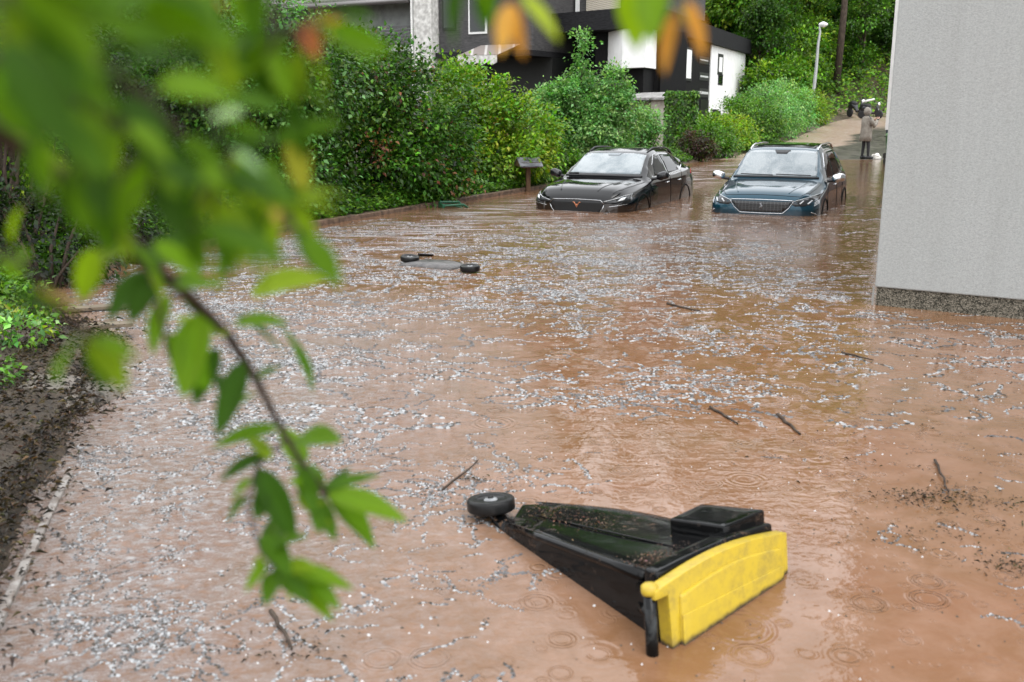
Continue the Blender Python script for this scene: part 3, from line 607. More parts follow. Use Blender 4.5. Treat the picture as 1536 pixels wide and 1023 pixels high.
# roof with gutter over the balcony
s_a = plane_hit(626, 3, GA, GB)[0]; zg = plane_hit(626, 3, GA, GB)[1]
Av, Bv = Vector(GA), Vector(GB); ee = (Bv-Av).normalized(); n = Vector((ee.y, -ee.x)); n = -n if n.dot(-Av) < 0 else n
q = [Av+ee*s_a+n*.7, Av+ee*(e+6)+n*.7, Av+ee*(e+6)-n*5, Av+ee*s_a-n*5]
mtile = noisy('grey_tiles', (.12, .11, .11), (.22, .21, .2), 6, .6, .4, .5, .02, stretch=(3, 3, 3))
HB().hexa([(p.x, p.y, zg+.12+(2.6 if i > 1 else 0)) for i, p in enumerate(q)], [(p.x, p.y, zg+.27+(2.6 if i > 1 else 0)) for i, p in enumerate(q)]).build('roof', mtile, ha)
g0 = Av+ee*s_a+n*.78; g1_ = Av+ee*(e+6)+n*.78
HB().tube([(g0.x, g0.y, zg+.02), (g1_.x, g1_.y, zg+.02)], .13, 10).build('gutter', mat('zinc', (.16, .15, .15), .4, metal=.6), ha, smooth=True)
for k in range(6):
    _, zb0 = plane_hit(600, 68, GA, GB)
    mb = HB(); wallbox(mb, GA, GB, s_a, e+5, zb0+.12*k*1.25, zb0+.12*k*1.25+.11, .38, .42); mb.build('balcony_board', mdk, ha)
mb = HB(); wallbox(mb, GA, GB, s_a, e+5, zb0-.3, zb0-.03, -1, .5); mb.build('balcony_floor', mgw, ha)
win(608, 22, 622, 52, GA, GB, -1.0, -.95, mwr, mgl, .12, root=ha)
win(703, -10, 731, 51, GA, GB, -.02, .05, mzinc, mgl, .1, root=ha)
win(664, -10, 684, 45, GA, GB, -.02, .05, mfr, mgl, .1, root=ha)
# awning below the ledge
mb = HB(); s0, z0_ = plane_hit(780, 84, GA, GB); s1, _ = plane_hit(722, 84, GA, GB)
a0 = Av+ee*s0; a1 = Av+ee*s1
mb.hexa([(a0.x, a0.y, z0_+.5), (a1.x, a1.y, z0_+.5), (a1.x+n.x*2, a1.y+n.y*2, z0_-.05), (a0.x+n.x*2, a0.y+n.y*2, z0_-.05)], [(a0.x, a0.y, z0_+.53), (a1.x, a1.y, z0_+.53), (a1.x+n.x*2, a1.y+n.y*2, z0_-.02), (a0.x+n.x*2, a0.y+n.y*2, z0_-.02)])
maw = mat('awning_cloth', (.5, .44, .40), .8); wv = N(maw, 'ShaderNodeTexWave'); wv.inputs['Scale'].default_value = .5; L(maw, coords(maw), wv.inputs[0])
L(maw, mixc(maw, ramp(maw, wv.outputs['Fac'], [(.9, 0), (.95, 1)]), (.2, .17, .155), (.42, .40, .38)), P(maw).inputs['Base Color'])
aw = mb.build('awning', maw, ha); child_of(aw, ha)
mb = HB()
fr_ = [(a0+n*2).lerp(a1+n*2, i/16) for i in range(17)]
mb.add([(p.x, p.y, z0_-.03) for p in fr_]+[(p.x, p.y, z0_-.35-.12*math.sin(i*math.pi/4)**2*(1 if i % 8 else 0)) for i, p in enumerate(fr_)], [(i, i+1, 18+i, 17+i) for i in range(16)])
o = mb.build('valance', mpil, ha); sm = o.modifiers.new('s', 'SOLIDIFY'); sm.thickness = .01
mb = HB(); pxbox(mb, GA, GB, 718, 127, 790, 129, 2.0, 2.05); mb.build('railing', mzinc, ha)
# ------------------------------------------------------------------ street lamp
mzn = mat('galvanised', (.38, .39, .39), .45, metal=.5)
p = at(1218, 165, 58); zg = tz(p.x, p.y)
lp = thing('street_lamp', 'slim grey street lamp with curved neck rising from the shrubs by the bend', 'street lamp', (p.x, p.y, zg))
top = at(1231.5, 36, 58); dx = top.x-p.x; dz = top.z-zg
MB().tube([(0, 0, -.1), (.02, 0, dz*.3), (.08, 0, dz*.55), (.1, 0, dz*.8), (.16, 0, dz*.92), (dx*.6, 0, dz*.98), (dx+.1, 0, dz)], [.11, .10, .085, .07, .06, .05, .045], 10).build('pole', mzn, lp, smooth=True)
MB().lathe([(.05, 0), (.12, -.03), (.24, -.1), (.26, -.16), (.14, -.26), (.03, -.3)], (dx+.12, 0, dz+.12), (0, 0, 1), 16).build('lamp_head', mat('lamp_white', (.8, .8, .8), .3), lp, smooth=True)
# ------------------------------------------------------------------ scooters at the top of the road
def scooter(label, loc, rz, cover):
    t = thing('scooter', label, 'scooter', loc, rz, 'scooters parked at the top of the road'); k = mat('scooter_body', (.012, .012, .014), .25, .6)
    for x in (-.62, .62):
        w__ = MB().lathe([(.05, -.05), (.2, -.06), (.27, -.04), (.27, .04), (.2, .06), (.05, .05)], (x, 0, .27), (0, 1, 0), 20).build('wheel', M_blk, t, smooth=True)
    MB().tube([(-.75, 0, .62), (-.45, 0, .68), (-.1, 0, .6), (.05, 0, .35), (.3, 0, .33), (.45, 0, .6), (.5, 0, .95)], [.10, .17, .15, .09, .08, .12, .07], 10).build('body', k, t, smooth=True)
    MB().tube([(-.72, 0, .80), (-.4, 0, .84), (-.05, 0, .78)], [.09, .14, .10], 10).build('seat', M_blk, t, smooth=True)
    MB().tube([(.62, 0, .27), (.52, 0, .7), (.46, 0, 1.0)], .035, 8).build('fork', mzn, t)
    MB().tube([(.42, -.32, 1.05), (.48, 0, 1.02), (.42, .32, 1.05)], .025, 8).build('handlebar', k, t)
    MB().lathe([(.02, 0), (.09, .02), (.11, .06), (.03, .1)], (.52, 0, .92), (1, 0, .1), 12).build('headlight', mat('headlight_glass', (.8, .8, .8), .1), t, smooth=True)
    if cover: MB().tube([(-.62, -.02, 1.02), (-.3, 0, 1.12), (.2, 0, 1.22)], [.05, .08, .05], 8).build('screen', mzinc, t, smooth=True)
    return t
p = at(1284, 175, 61); scooter('black scooter with pale headlight parked by the ivy slope', (p.x, p.y, tz(p.x, p.y)+.1), -1.25, False)
p = at(1305, 178, 59); scooter('dark scooter with white screen behind the standing person', (p.x, p.y, tz(p.x, p.y)+.1), -.9, True).scale = (.9, .9, .9)
# ------------------------------------------------------------------ people (skinned skeletons)
def skin(name, verts, edges, radii, m, parent, sub=2, root=0):
    me = bpy.data.meshes.new(name); me.from_pydata(verts, edges, []); o = link(name, me, m, parent)
    s = o.modifiers.new('skin', 'SKIN'); s.use_smooth_shade = True
    for i, r in enumerate(radii):
        q = me.skin_vertices[0].data[i]; q.radius = r if isinstance(r, tuple) else (r, r); q.use_root = (i == root)
    u = o.modifiers.new('sub', 'SUBSURF'); u.levels = sub; u.render_levels = sub
    dg = bpy.context.evaluated_depsgraph_get(); me2 = bpy.data.meshes.new_from_object(o.evaluated_get(dg)); o.modifiers.clear(); o.data = me2
    me2.materials.clear(); me2.materials.append(m); me2.polygons.foreach_set('use_smooth', [True]*len(me2.polygons)); return o
def person(label, loc, rz, coat, group=None):
    t = thing('person', label, 'person', loc, rz)
    # faces +x; feet at z=0
    msk = mat('skin', (.45, .27, .2), .5); mtr = mat('black_trousers', (.012, .012, .015), .7)
    V = [(0, 0, .92), (0, 0, 1.12), (0, 0, 1.38), (.01, 0, 1.5), (.03, 0, 1.60), (.05, 0, 1.67),
         (0, .2, 1.38), (.12, .26, 1.14), (.33, .13, 1.30), (.40, .09, 1.37),
         (0, -.2, 1.38), (.14, -.26, 1.14), (.33, -.12, 1.33), (.40, -.07, 1.39),
         (0, .1, .86), (.02, .11, .48), (-.02, .12, .1), (.13, .13, .05),
         (0, -.1, .86), (.05, -.12, .48), (.06, -.13, .1), (.2, -.15, .05)]
    E = [(0, 1), (1, 2), (2, 3), (3, 4), (4, 5), (2, 6), (6, 7), (7, 8), (8, 9), (2, 10), (10, 11), (11, 12), (12, 13), (0, 14), (14, 15), (15, 16), (16, 17), (0, 18), (18, 19), (19, 20), (20, 21)]
    r = [.14, .13, .14, .06, .095, .09, .07, .05, .036, .03, .07, .05, .036, .03, .09, .065, .045, .04, .09, .065, .045, .04]
    skin('body', V, E, r, mtr, t)
    # hooded coat: flared shell, sleeves, hood
    cm = noisy('wet_coat', (.17, .15, .125), (.25, .23, .2), 9, .8, .2, .5, .02)
    prof = [(.62, .235, .20), (.8, .235, .19), (.98, .215, .175), (1.15, .20, .17), (1.3, .225, .165), (1.42, .20, .14), (1.49, .09, .09)]
    mb = MB(); n = 20; vs = []; 
    for z, ry, rx in prof:
        for j in range(n):
            q = 2*math.pi*j/n; k = 1+.035*math.sin(5*q+z*3); vs.append((math.cos(q)*rx*k, math.sin(q)*ry*k, z))
    fs = [(i*n+j, i*n+(j+1) % n, (i+1)*n+(j+1) % n, (i+1)*n+j) for i in range(len(prof)-1) for j in range(n)]+[tuple(range(n))[::-1], tuple((len(prof)-1)*n+j for j in range(n))]
    co = mb.add(vs, fs).build('coat', cm, t, smooth=True)
    for s in (1, -1): MB().tube([(0, s*.17, 1.41), (.04, s*.24, 1.3), (.13, s*.27, 1.14), (.23, s*.2, 1.21), (.32, s*.13, 1.31)], [.075, .08, .07, .06, .052], 12).build('sleeve', cm, t, smooth=True)
    b = bmesh.new(); bmesh.ops.create_uvsphere(b, u_segments=20, v_segments=14, radius=1)
    for x in b.verts:
        f = 1.0 if x.co.x < .25 else .55
        x.co = Vector((x.co.x*.145*(1 if x.co.x < 0 else .75)+.005, x.co.y*.125, x.co.z*.155+(.02 if x.co.x < 0 else 0)+1.62))
    me = bpy.data.meshes.new('hood'); b.to_mesh(me); b.free(); me.polygons.foreach_set('use_smooth', [True]*len(me.polygons)); link('hood', me, cm, t)
    # face: forehead, nose, chin
    fv = [(.03, 0, 1.56), (.075, 0, 1.60), (.085, 0, 1.65)]
    skin('face', [(.02, 0, 1.545), (.07, 0, 1.585), (.105, 0, 1.62), (.075, 0, 1.66)], [(0, 1), (1, 2), (1, 3)], [.045, .05, .018, .055], msk, t, 1)
    for s in (1, -1):
        V = [(.34, s*.10, 1.345), (.40, s*.075, 1.385)]; E = [(0, 1)]; rr = [.03, .032]
        for k, (dy, ln) in enumerate(((.03, .055), (.01, .065), (-.01, .06), (-.03, .045))):
            i = len(V); V += [(.42, s*.07+dy*.6, 1.405+.01*k), (.435, s*(.07-ln*.8)+dy*.2, 1.42+.012*k)]; E += [(1, i), (i, i+1)]; rr += [.012, .01]
        i = len(V); V += [(.39, s*.045, 1.41), (.40, s*.02, 1.43)]; E += [(1, i), (i, i+1)]; rr += [.013, .011]
        skin('hand', V, E, rr, msk, t, 1)
    for s, x in ((1, .07), (-1, .14)):
        MB().tube([(x-.13, s*.13, .05), (x, s*.14, .06), (x+.1, s*.15, .045)], [.05, .06, .045], 10).build('shoe', M_blk, t, smooth=True)
    return t
p = gnd(1296, 238, 0.03)
person('person in a long grey-brown hooded raincoat and black boots on the wet road', (p.x, p.y, tz(p.x, p.y)+.53 if tz(p.x, p.y) < -.3 else .02), .25, None)
ph = MB().box(-.006, .006, -.04, .04, -.075, .075).build('phone', M_blk, bevel=.004); pp = bpy.data.objects['person']; rzm = Matrix.Rotation(.25, 4, 'Z')
ph.location = pp.location+rzm @ Vector((.455, 0, 1.44)); ph.rotation_euler = (0, 0, .25); tag(ph, 'dark phone held up in both hands by the hooded person', 'phone')
# ------------------------------------------------------------------ wooden letterbox-like box on a post
p = gnd(792, 287); nb_ = thing('post_box_shelter', 'wooden post with a small slate-roofed box standing at the hedge kerb', 'feeder', (p.x, p.y, 0), .25)
mwd = noisy('brown_wood', (.09, .05, .028), (.17, .1, .055), 12, .7, .4, .5, .006, stretch=(3, 3, .5))
MB().box(-.045, .045, -.045, .045, -.5, .52).build('post', mwd, nb_, bevel=.006)
MB().hexa([(-.16, -.15, .5), (.16, -.15, .5), (.16, .15, .5), (-.16, .15, .5)], [(-.2, -.2, .62), (.22, -.2, .62), (.22, .2, .62), (-.2, .2, .62)]).build('box', mwd, nb_)
mrf = noisy('felt_roof', (.07, .07, .085), (.16, .16, .18), 9, .35, .5, .4, .004)
for s in (1, -1):
    a = [(-.25, 0, .70), (.25, 0, .70), (.25, s*-.30, .53), (-.25, s*-.30, .53)]
    MB().hexa(a, [(x, y, z+.022) for x, y, z in a]).build('roof_board', mrf, nb_)
MB().add([(-.24, -.28, .535), (-.24, .28, .535), (-.24, 0, .69), (-.22, -.28, .535), (-.22, .28, .535), (-.22, 0, .69)], [(0, 1, 2), (5, 4, 3), (0, 2, 5, 3), (1, 4, 5, 2), (0, 3, 4, 1)]).build('gable_board', mwd, nb_)
nb_['label'] = 'wooden post with a small dark pitched roof box at the kerb by the hedge'
# green plastic thing washed against the kerb
p = gnd(680, 311); gt = thing('garden_chair', 'overturned dark green plastic chair half sunk against the kerb', 'chair', (p.x, p.y, 0), .35)
mgp = mat('green_plastic', (.015, .10, .05), .3, .5)
MB().tube([(-.22, -.12, .0), (-.2, -.14, .05), (.15, -.14, .055), (.26, -.1, -.02)], .022, 8).build('armrest', mgp, gt, smooth=True)
MB().tube([(-.22, .14, .0), (-.2, .15, .09), (.15, .15, .08), (.24, .13, -.02)], .022, 8).build('armrest', mgp, gt, smooth=True)
MB().hexa([(-.24, -.14, -.03), (-.19, -.14, -.03), (-.19, .15, -.03), (-.24, .15, -.03)], [(-.24, -.14, .06), (-.2, -.14, .05), (-.2, .15, .09), (-.24, .15, .10)]).build('backrest', mgp, gt, bevel=.01)
for y in (-.07, 0, .07): MB().tube([(-.2, y, .05), (0, y, .03), (.2, y, -.02)], .014, 6).build('slat', mgp, gt)
#PART4
# ------------------------------------------------------------------ the toppled bin in front
QD, QC, QA, QB = Vector((-.016, 3.80, .055)), Vector((.06, 4.22, .0)), Vector((.475, 3.00, .205)), Vector((.965, 3.50, .155))
bo = Vector((.45, 3.5, 0)); bn = thing('toppled_bin', 'black wheeled bin with yellow lid lying on its side in the flood', 'bin', bo)
nrm = ((QB-QD).cross(QA-QC)).normalized(); nrm = nrm if nrm.z > 0 else -nrm
def Q(l, d, w=0.0):
    """l: 0 bottom..1 lid end, d: 0 handle side..1 front, w: metres below the upper side"""
    p = QD*(1-l)*(1-d)+QC*(1-l)*d+QA*l*(1-d)+QB*l*d
    return p-nrm*w-bo
ml = (.5*(QD+QC)-bo)
mbk = mat('black_plastic', (.003, .0033, .0036), .2, .22); v = coords(mbk)
dn = noise_tex(mbk, v, 34, 8, .8, .3); dm = ramp(mbk, noise_tex(mbk, v, 4.5, 3), [(.52, 0), (.66, 1)])
dirt = mth(mbk, 'MULTIPLY', ramp(mbk, dn, [(.56, 0), (.6, 1)]), dm)
wet = ramp(mbk, noise_tex(mbk, coords(mbk, (1, 1, 1)), 6, 5, .7, .6), [(.6, 0), (.72, 1)])
cc_ = mixc(mbk, mth(mbk, 'MULTIPLY', wet, .10), (.002, .0022, .0025), (.3, .32, .32))
L(mbk, mixc(mbk, dirt, cc_, (.10, .055, .03)), P(mbk).inputs['Base Color'])
L(mbk, mth(mbk, 'MULTIPLY_ADD', dirt, .5, mth(mbk, 'MULTIPLY_ADD', noise_tex(mbk, v, 12, 4), .16, .05)), P(mbk).inputs['Roughness'])
bump(mbk, mth(mbk, 'MULTIPLY_ADD', dirt, 1.2, noise_tex(mbk, v, 5, 3)), .35, .006)
mye = mat('yellow_plastic', (.6, .42, .02), .35, .4); v = coords(mye)
dn = noise_tex(mye, v, 13, 10, .8); d2 = noise_tex(mye, coords(mye, (1, 1, .5)), 3.2, 4)
sc_ = mth(mye, 'MULTIPLY', ramp(mye, dn, [(.46, 0), (.66, 1)]), ramp(mye, d2, [(.38, .15), (.65, .85)]))
sz = N(mye, 'ShaderNodeSeparateXYZ'); L(mye, v, sz.inputs[0])
wl = ramp(mye, mth(mye, 'MULTIPLY_ADD', dn, .05, sz.outputs[2]), [(.03, 1), (.048, 0)])
L(mye, mixc(mye, wl, mixc(mye, sc_, (.50, .36, .03), (.24, .18, .05)), (.05, .035, .02)), P(mye).inputs['Base Color'])
L(mye, mth(mye, 'MULTIPLY_ADD', sc_, .3, .3), P(mye).inputs['Roughness']); bump(mye, dn, .08, .003)
def gridsolid(fn, nu, nv, name, m, bevel=0):
    """closed solid between fn(u,v,0) top and fn(u,v,1) bottom"""
    vs = [fn(i/nu, j/nv, k) for k in (0, 1) for j in range(nv+1) for i in range(nu+1)]; K = (nu+1)*(nv+1); mb = MB(); fs = []
    for k in (0, 1):
        for j in range(nv):
            for i in range(nu): a = k*K+j*(nu+1)+i; fs.append((a, a+1, a+nu+2, a+nu+1))
    for i in range(nu):
        for j in (0, nv): a = j*(nu+1)+i; fs.append((a, a+1, a+1+K, a+K))
    for j in range(nv):
        for i in (0, nu): a = j*(nu+1)+i; fs.append((a, a+nu+1, a+nu+1+K, a+K))
    o = mb.add(vs, fs).build(name, m, bn, smooth=True, bevel=bevel, seg=3)
    for md in o.modifiers: md.harden_normals = False
    return o
def side(u, v, k):
    # gently sunken panel, edges rounded down, far edge bulging outwards
    e = math.sin(math.pi*v); d = v+.17*math.sin(math.pi*min(u*1.3, 1))*(v > .5)*(v-.5)*2
    w = .0+.022*(abs(2*v-1)**6)+.012*math.sin(math.pi*u)*e
    # diagonal moulding steps near the base and the lid end
    if .1 < v < .9: w += .010*(1 if u < .16 else 0)
    return Q(u, d, w if k == 0 else .46+.1*u)
gridsolid(side, 40, 24, 'body', mbk, .008)
# edge bead running along the near long edge
MB().tube([Q(t, .015, .012) for t in (0.02, .25, .5, .75, .93)], [.016, .017, .018, .019, .02], 10).build('edge_bead', mbk, bn, smooth=True)
for d_ in (.48,): MB().tube([Q(t, d_, .006) for t in (0.1, .4, .7, .9)], .004, 6).build('moulded_line', mbk, bn, smooth=True)
# rim collar under the lid
def collar(u, v, k):
    w = -.026-.012*math.sin(math.pi*v)
    if k: w = .56
    return Q(.935+.075*u, -.015+1.04*v, w)
gridsolid(collar, 3, 16, 'rim', mbk, .012)
def block(u, v, k): return Q(.735+.225*u, .68+.42*v, (-.060+.006*(1-u)) if k == 0 else .3)
gridsolid(block, 6, 4, 'lifting_pocket', mbk, .008)
def block2(u, v, k): return Q(.66+.045*u, .64+.46*v, (-.032) if k == 0 else .3)
# lid
axl = (Q(1, .5)-Q(.8, .5)).normalized()
def lid(u, v, k):
    arc = .036*math.sin(math.pi*min(max((v-.0)/1.0, 0), 1))
    w = (.006-arc) if k == 0 else (.035 if v < .1 else .56)
    return Q(1.0, -.13+1.18*v, w)+axl*(.012+.05*u)
gridsolid(lid, 3, 24, 'lid', mye, .010)
def lid2(u, v, k):
    arc = .03*math.sin(math.pi*v); return Q(1.0, .05+.92*v, (.05-arc) if k == 0 else .5)+axl*(.055+.018*u)
gridsolid(lid2, 2, 16, 'lid_panel', mye, .010)
def lid3(u, v, k):
    return Q(1.0, .05+.92*v, .115 if k == 0 else .5)+axl*(.070+.008*u)
gridsolid(lid3, 2, 12, 'lid_step', mye, .006)
hb0 = Q(1.0, -.115, .0)+axl*.03
MB().tube([hb0+Vector((0, 0, .0)), hb0-nrm*.35], [.021, .021], 16).build('handle', mbk, bn, smooth=True)
MB().lathe([(.024, -.03), (.028, -.02), (.028, .0), (.018, .008), (.006, .010)], hb0+Vector((0, 0, .006)), nrm, 18).build('hinge_cap', mye, bn, smooth=True)
MB().tube([Q(.9, .01, .05), Q(.97, -.06, .04), hb0-nrm*.05], [.018, .016, .014], 8).build('handle_bracket', mbk, bn, smooth=True)
MB().tube([Q(.9, .01, .12), Q(.97, -.04, .12)], [.02, .012], 8).build('handle_bracket', mbk, bn, smooth=True)
def bin_wheel(parent, c, ax, r=.103, t=.055, name='wheel'):
    wl_ = MB().lathe([(r*.62, -t*.5), (r*.92, -t*.5), (r, -t*.36), (r, t*.36), (r*.93, t*.5), (r*.66, t*.5), (r*.6, t*.36)], c, ax, 32).build(name, M['tyre'], parent, smooth=True)
    q = wl_.modifiers.new('b', 'BEVEL'); q.width = .002; q.limit_method = 'ANGLE'
    MB().lathe([(r*.64, -t*.3), (r*.62, t*.2), (r*.34, t*.26), (r*.24, t*.46), (r*.12, t*.5)], c, ax, 24).build('hub', M['hub'], wl_, smooth=True)
    MB().lathe([(r*.14, t*.4), (r*.12, t*.6), (r*.03, t*.62)], c, ax, 12).build('axle_cap', M['tyre'], wl_, smooth=True)
    return wl_
M['tyre'] = noisy('bin_tyre', (.005, .005, .005), (.012, .012, .012), 30, .35, .25, .2, .002); M['hub'] = noisy('bin_hub', (.12, .125, .13), (.3, .31, .32), 14, .3, .6, .2, .002)
bin_wheel(bn, Vector((-.09, 3.985, .062))-bo, (nrm+Vector((-.03, .02, .3))).normalized())
MB().tube([Vector((-.09, 3.985, .04))-bo, Q(.07, .15, .1)], [.03, .05], 8).build('axle_arm', mbk, bn, smooth=True)
MB().hexa([Q(-.03, .0, .1), Q(.1, .0, .1), Q(.1, .35, .1), Q(-.03, .35, .1)], [Q(-.03, .0, .0)+Vector((0, 0, .0)), Q(.1, .02, .0), Q(.1, .33, .008), Q(-.03, .32, .01)]).build('wheel_housing', mbk, bn, bevel=.01)
# debris lying on the upper side
rng = np.random.default_rng(9); n = 900
uu = np.concatenate([rng.uniform(.05, .5, 500), rng.normal(.86, .05, 400)]); vv = np.concatenate([rng.normal(.62, .16, 500), rng.normal(.22, .14, 400)])
uu = np.clip(uu, .03, .92); vv = np.clip(vv, .06, .94)
pp_ = np.array([tuple(Q(a, b, -.001+.012*math.sin(math.pi*a)*math.sin(math.pi*b)*.2)+bo) for a, b in zip(uu, vv)])
a = rng.random(n)*6.28; dd_ = np.column_stack([np.cos(a), np.sin(a), np.zeros(n)])
me = leaves('bud_litter', pp_, dd_, np.array([0, 0, 1.])+rng.normal(size=(n, 3))*.4, .004+.010*rng.random(n)**2, pal(n, [(.10, .05, .03), (.05, .03, .02), (.2, .12, .08)], None, .4, rng), .6, .5)
tag(link('bud_litter', me, M['leaf']), 'brown bud scales and crumbs strewn over the black bin side', 'plant litter', kind='stuff')
# ------------------------------------------------------------------ second bin, nearly sunk
p = gnd(652, 398); sb_ = thing('sunken_bin', 'dark bin sunk almost to its two upturned wheels, beyond the toppled one', 'bin', (p.x, p.y, 0), -.55)
msb = noisy('grey_plastic', (.03, .028, .028), (.10, .09, .085), 12, .3, .5, .5, .01)
def bodyf():
    mb = MB(); n = 14; vs = []
    for j in range(n+1):
        for i in range(n+1):
            x = -.34+.68*i/n; y = -.22+.44*j/n; e = max(abs(2*i/n-1), abs(2*j/n-1)); vs.append((x, y*(1-.25*i/n), .012-.05*e**4+.006*math.sin(9*x+5*y)))
    mb.add(vs, [(j*(n+1)+i, j*(n+1)+i+1, (j+1)*(n+1)+i+1, (j+1)*(n+1)+i) for j in range(n) for i in range(n)]); return mb
o = bodyf().build('body', msb, sb_, smooth=True); sm = o.modifiers.new('s', 'SOLIDIFY'); sm.thickness = .04; sm.offset = -1
iv = Matrix.Rotation(.55, 4, 'Z')
for (u, v_, zz, tx) in ((615, 391, .055, .1), (705, 404, .045, 0)):
    q = gnd(u, v_, .03)-p; q.z = 0; c = iv @ q; c.z = zz
    bin_wheel(sb_, c, (tx, -.05, 1), .108, .06)
q0 = iv @ (gnd(628, 386)-p); q1 = iv @ (gnd(650, 384)-p)
MB().tube([q0+Vector((0, 0, .03)), q1+Vector((0, 0, .01))], [.02, .012], 8).build('axle', mbk, sb_)
# ------------------------------------------------------------------ cars
def catmull(xs, ys, x):
    xs = np.array(xs, float); ys = np.array(ys, float); m = np.zeros(len(xs)); dl = np.diff(ys)/np.diff(xs)
    m[1:-1] = np.where(dl[:-1]*dl[1:] > 0, 2*dl[:-1]*dl[1:]/(dl[:-1]+dl[1:]+1e-12), 0); m[0] = dl[0]; m[-1] = dl[-1]
    i = np.clip(np.searchsorted(xs, x)-1, 0, len(xs)-2); h = xs[i+1]-xs[i]; t = (x-xs[i])/h
    return (2*t**3-3*t**2+1)*ys[i]+(t**3-2*t**2+t)*h*m[i]+(-2*t**3+3*t**2)*ys[i+1]+(t**3-t**2)*h*m[i+1]
def car_body(T, root, paint, arches, wr):
    T = np.array(T); X0 = T[:, 0]; nx_ = 90; u = np.linspace(0, 1, nx_); xs = X0[-1]*(u+0*.04*np.sin(2*np.pi*u)); xs = np.unique(np.concatenate([xs, [.02, .05, .09, .14, X0[-1]-.03, X0[-1]-.08]]))
    g_ = [catmull(X0, T[:, k], xs) for k in range(1, 7)]; vs = []; half = []
    for wm, wb, zb, ws, zs, zt in zip(*g_):
        sec = [(0, .2), (wm*.85, .2), (wm*.96, .28), (wm, .42), (wm*1.0, .62), (wm*.992, zb*.5+.31), (wb+.012, zb-.03), (wb-.01, zb+.012)]
        if zs-zb > .25:
            for t in (.15, .5, .85): sec.append((wb-.03+(ws-wb+.03)*t+.02*math.sin(math.pi*t), zb+(zs-zb)*t))
        else:
            for t in (.15, .5, .85): sec.append((wb-.03+(ws-wb+.03)*t, zb+(zs-zb)*math.sin(t*math.pi/2)))
        sec += [(ws-.01, zs), (ws-.07, zs+(zt-zs)*.45), (ws*.6, zs+(zt-zs)*.85), (ws*.3, zs+(zt-zs)*.97), (0, zt)]
        half.append(sec)
    m_ = len(half[0]); ring = []
    for x, sec in zip(xs, half):
        full = [(-x, y, z) for y, z in sec]+[(-x, -y, z) for y, z in sec[-2:0:-1]]; ring.append(full)
    n = len(ring[0]); mb = MB(); mb.add([p for r_ in ring for p in r_], [(i*n+j, i*n+(j+1) % n, (i+1)*n+(j+1) % n, (i+1)*n+j) for i in range(len(ring)-1) for j in range(n)]+[tuple(range(n))[::-1], tuple((len(ring)-1)*n+j for j in range(n))])
    o = mb.build('body', paint, root, smooth=True)
    me = o.data; bv = BVHTree.FromPolygons([tuple(v.co) for v in me.vertices], [tuple(f.vertices) for f in me.polygons])
    # wheel arches cut out, cutter removed afterwards
    cut = MB()
    for xa in arches: cut.lathe([(wr, -1.2), (wr, 1.2)], (-xa, 0, .34), (0, 1, 0), 32)
    c = cut.build('cutter', M_blk); b = o.modifiers.new('b', 'BOOLEAN'); b.operation = 'DIFFERENCE'; b.object = c; b.solver = 'EXACT'
    dg = bpy.context.evaluated_depsgraph_get(); dg.update(); me2 = bpy.data.meshes.new_from_object(o.evaluated_get(dg)); o.modifiers.clear(); o.data = me2
    bpy.data.objects.remove(c)
    return o, bv
def panel(name, bv, outline, axis, root, m, offs=.004, side=1, step=.05, org=None, parent=None):
    """outline projected onto the car skin. axis 'y': outline (x,z) from the side; 'x': (y,z) from the front; '-x' from the rear; 'z': (x,y) from above"""
    pts = [Vector(p) for p in outline]; dense = []
    for a, b in zip(pts, pts[1:]+pts[:1]):
        k = max(1, int((b-a).length/step)); dense += [a.lerp(b, i/k) for i in range(k)]
    nb_ = len(dense); lo = [min(p[i] for p in dense) for i in (0, 1)]; hi = [max(p[i] for p in dense) for i in (0, 1)]
    allp = list(dense); gx = np.arange(lo[0]+step*.6, hi[0], step); gy = np.arange(lo[1]+step*.6, hi[1], step)
    allp += [Vector((x, y)) for x in gx for y in gy]
    vs, _, fs, *_ = delaunay_2d_cdt(allp, [], [list(range(nb_))], 1, 1e-5)
    out = []; 
    for p in vs:
        if axis == 'y': o_, d_ = Vector((p[0], 3*side, p[1])), Vector((0, -side, 0))
        elif axis == 'x': o_, d_ = Vector((3, p[0], p[1])), Vector((-1, 0, 0))
        elif axis == '-x': o_, d_ = Vector((-9, p[0], p[1])), Vector((1, 0, 0))
        else: o_, d_ = Vector((p[0], p[1], 4)), Vector((0, 0, -1))
        h_, n_, _, _ = bv.ray_cast(o_, d_)
        if h_ is None: h_, n_, _, _ = bv.find_nearest(Vector((p[0], .8*side, p[1])) if axis == 'y' else Vector((0, p[0], p[1])) if axis == 'x' else Vector((p[0], p[1], 1)))
        if n_.dot(d_) > 0: n_ = -n_
        out.append(h_+n_*offs)
    return out, fs, m, name, root
def put(name, bv, outline, axis, root, m, offs=.004, side=1, step=.05, edge=.0):
    out, fs, *_ = panel(name, bv, outline, axis, root, m, offs, side, step)
    me = bpy.data.meshes.new(name); me.from_pydata([tuple(v) for v in out], [], [tuple(f) for f in fs]); me.polygons.foreach_set('use_smooth', [True]*len(me.polygons))
    b = bmesh.new(); b.from_mesh(me); bmesh.ops.recalc_face_normals(b, faces=b.faces)
    s = sum((f.normal for f in b.faces), Vector()); ref = {'y': Vector((0, side, 0)), 'x': Vector((1, 0, 0)), '-x': Vector((-1, 0, 0)), 'z': Vector((0, 0, 1))}[axis]
    if s.dot(ref) < 0: bmesh.ops.reverse_faces(b, faces=b.faces)
    b.to_mesh(me); b.free()
    o = link(name, me, m, root); sm = o.modifiers.new('s', 'SOLIDIFY'); sm.thickness = offs+.006; sm.offset = -1; return o
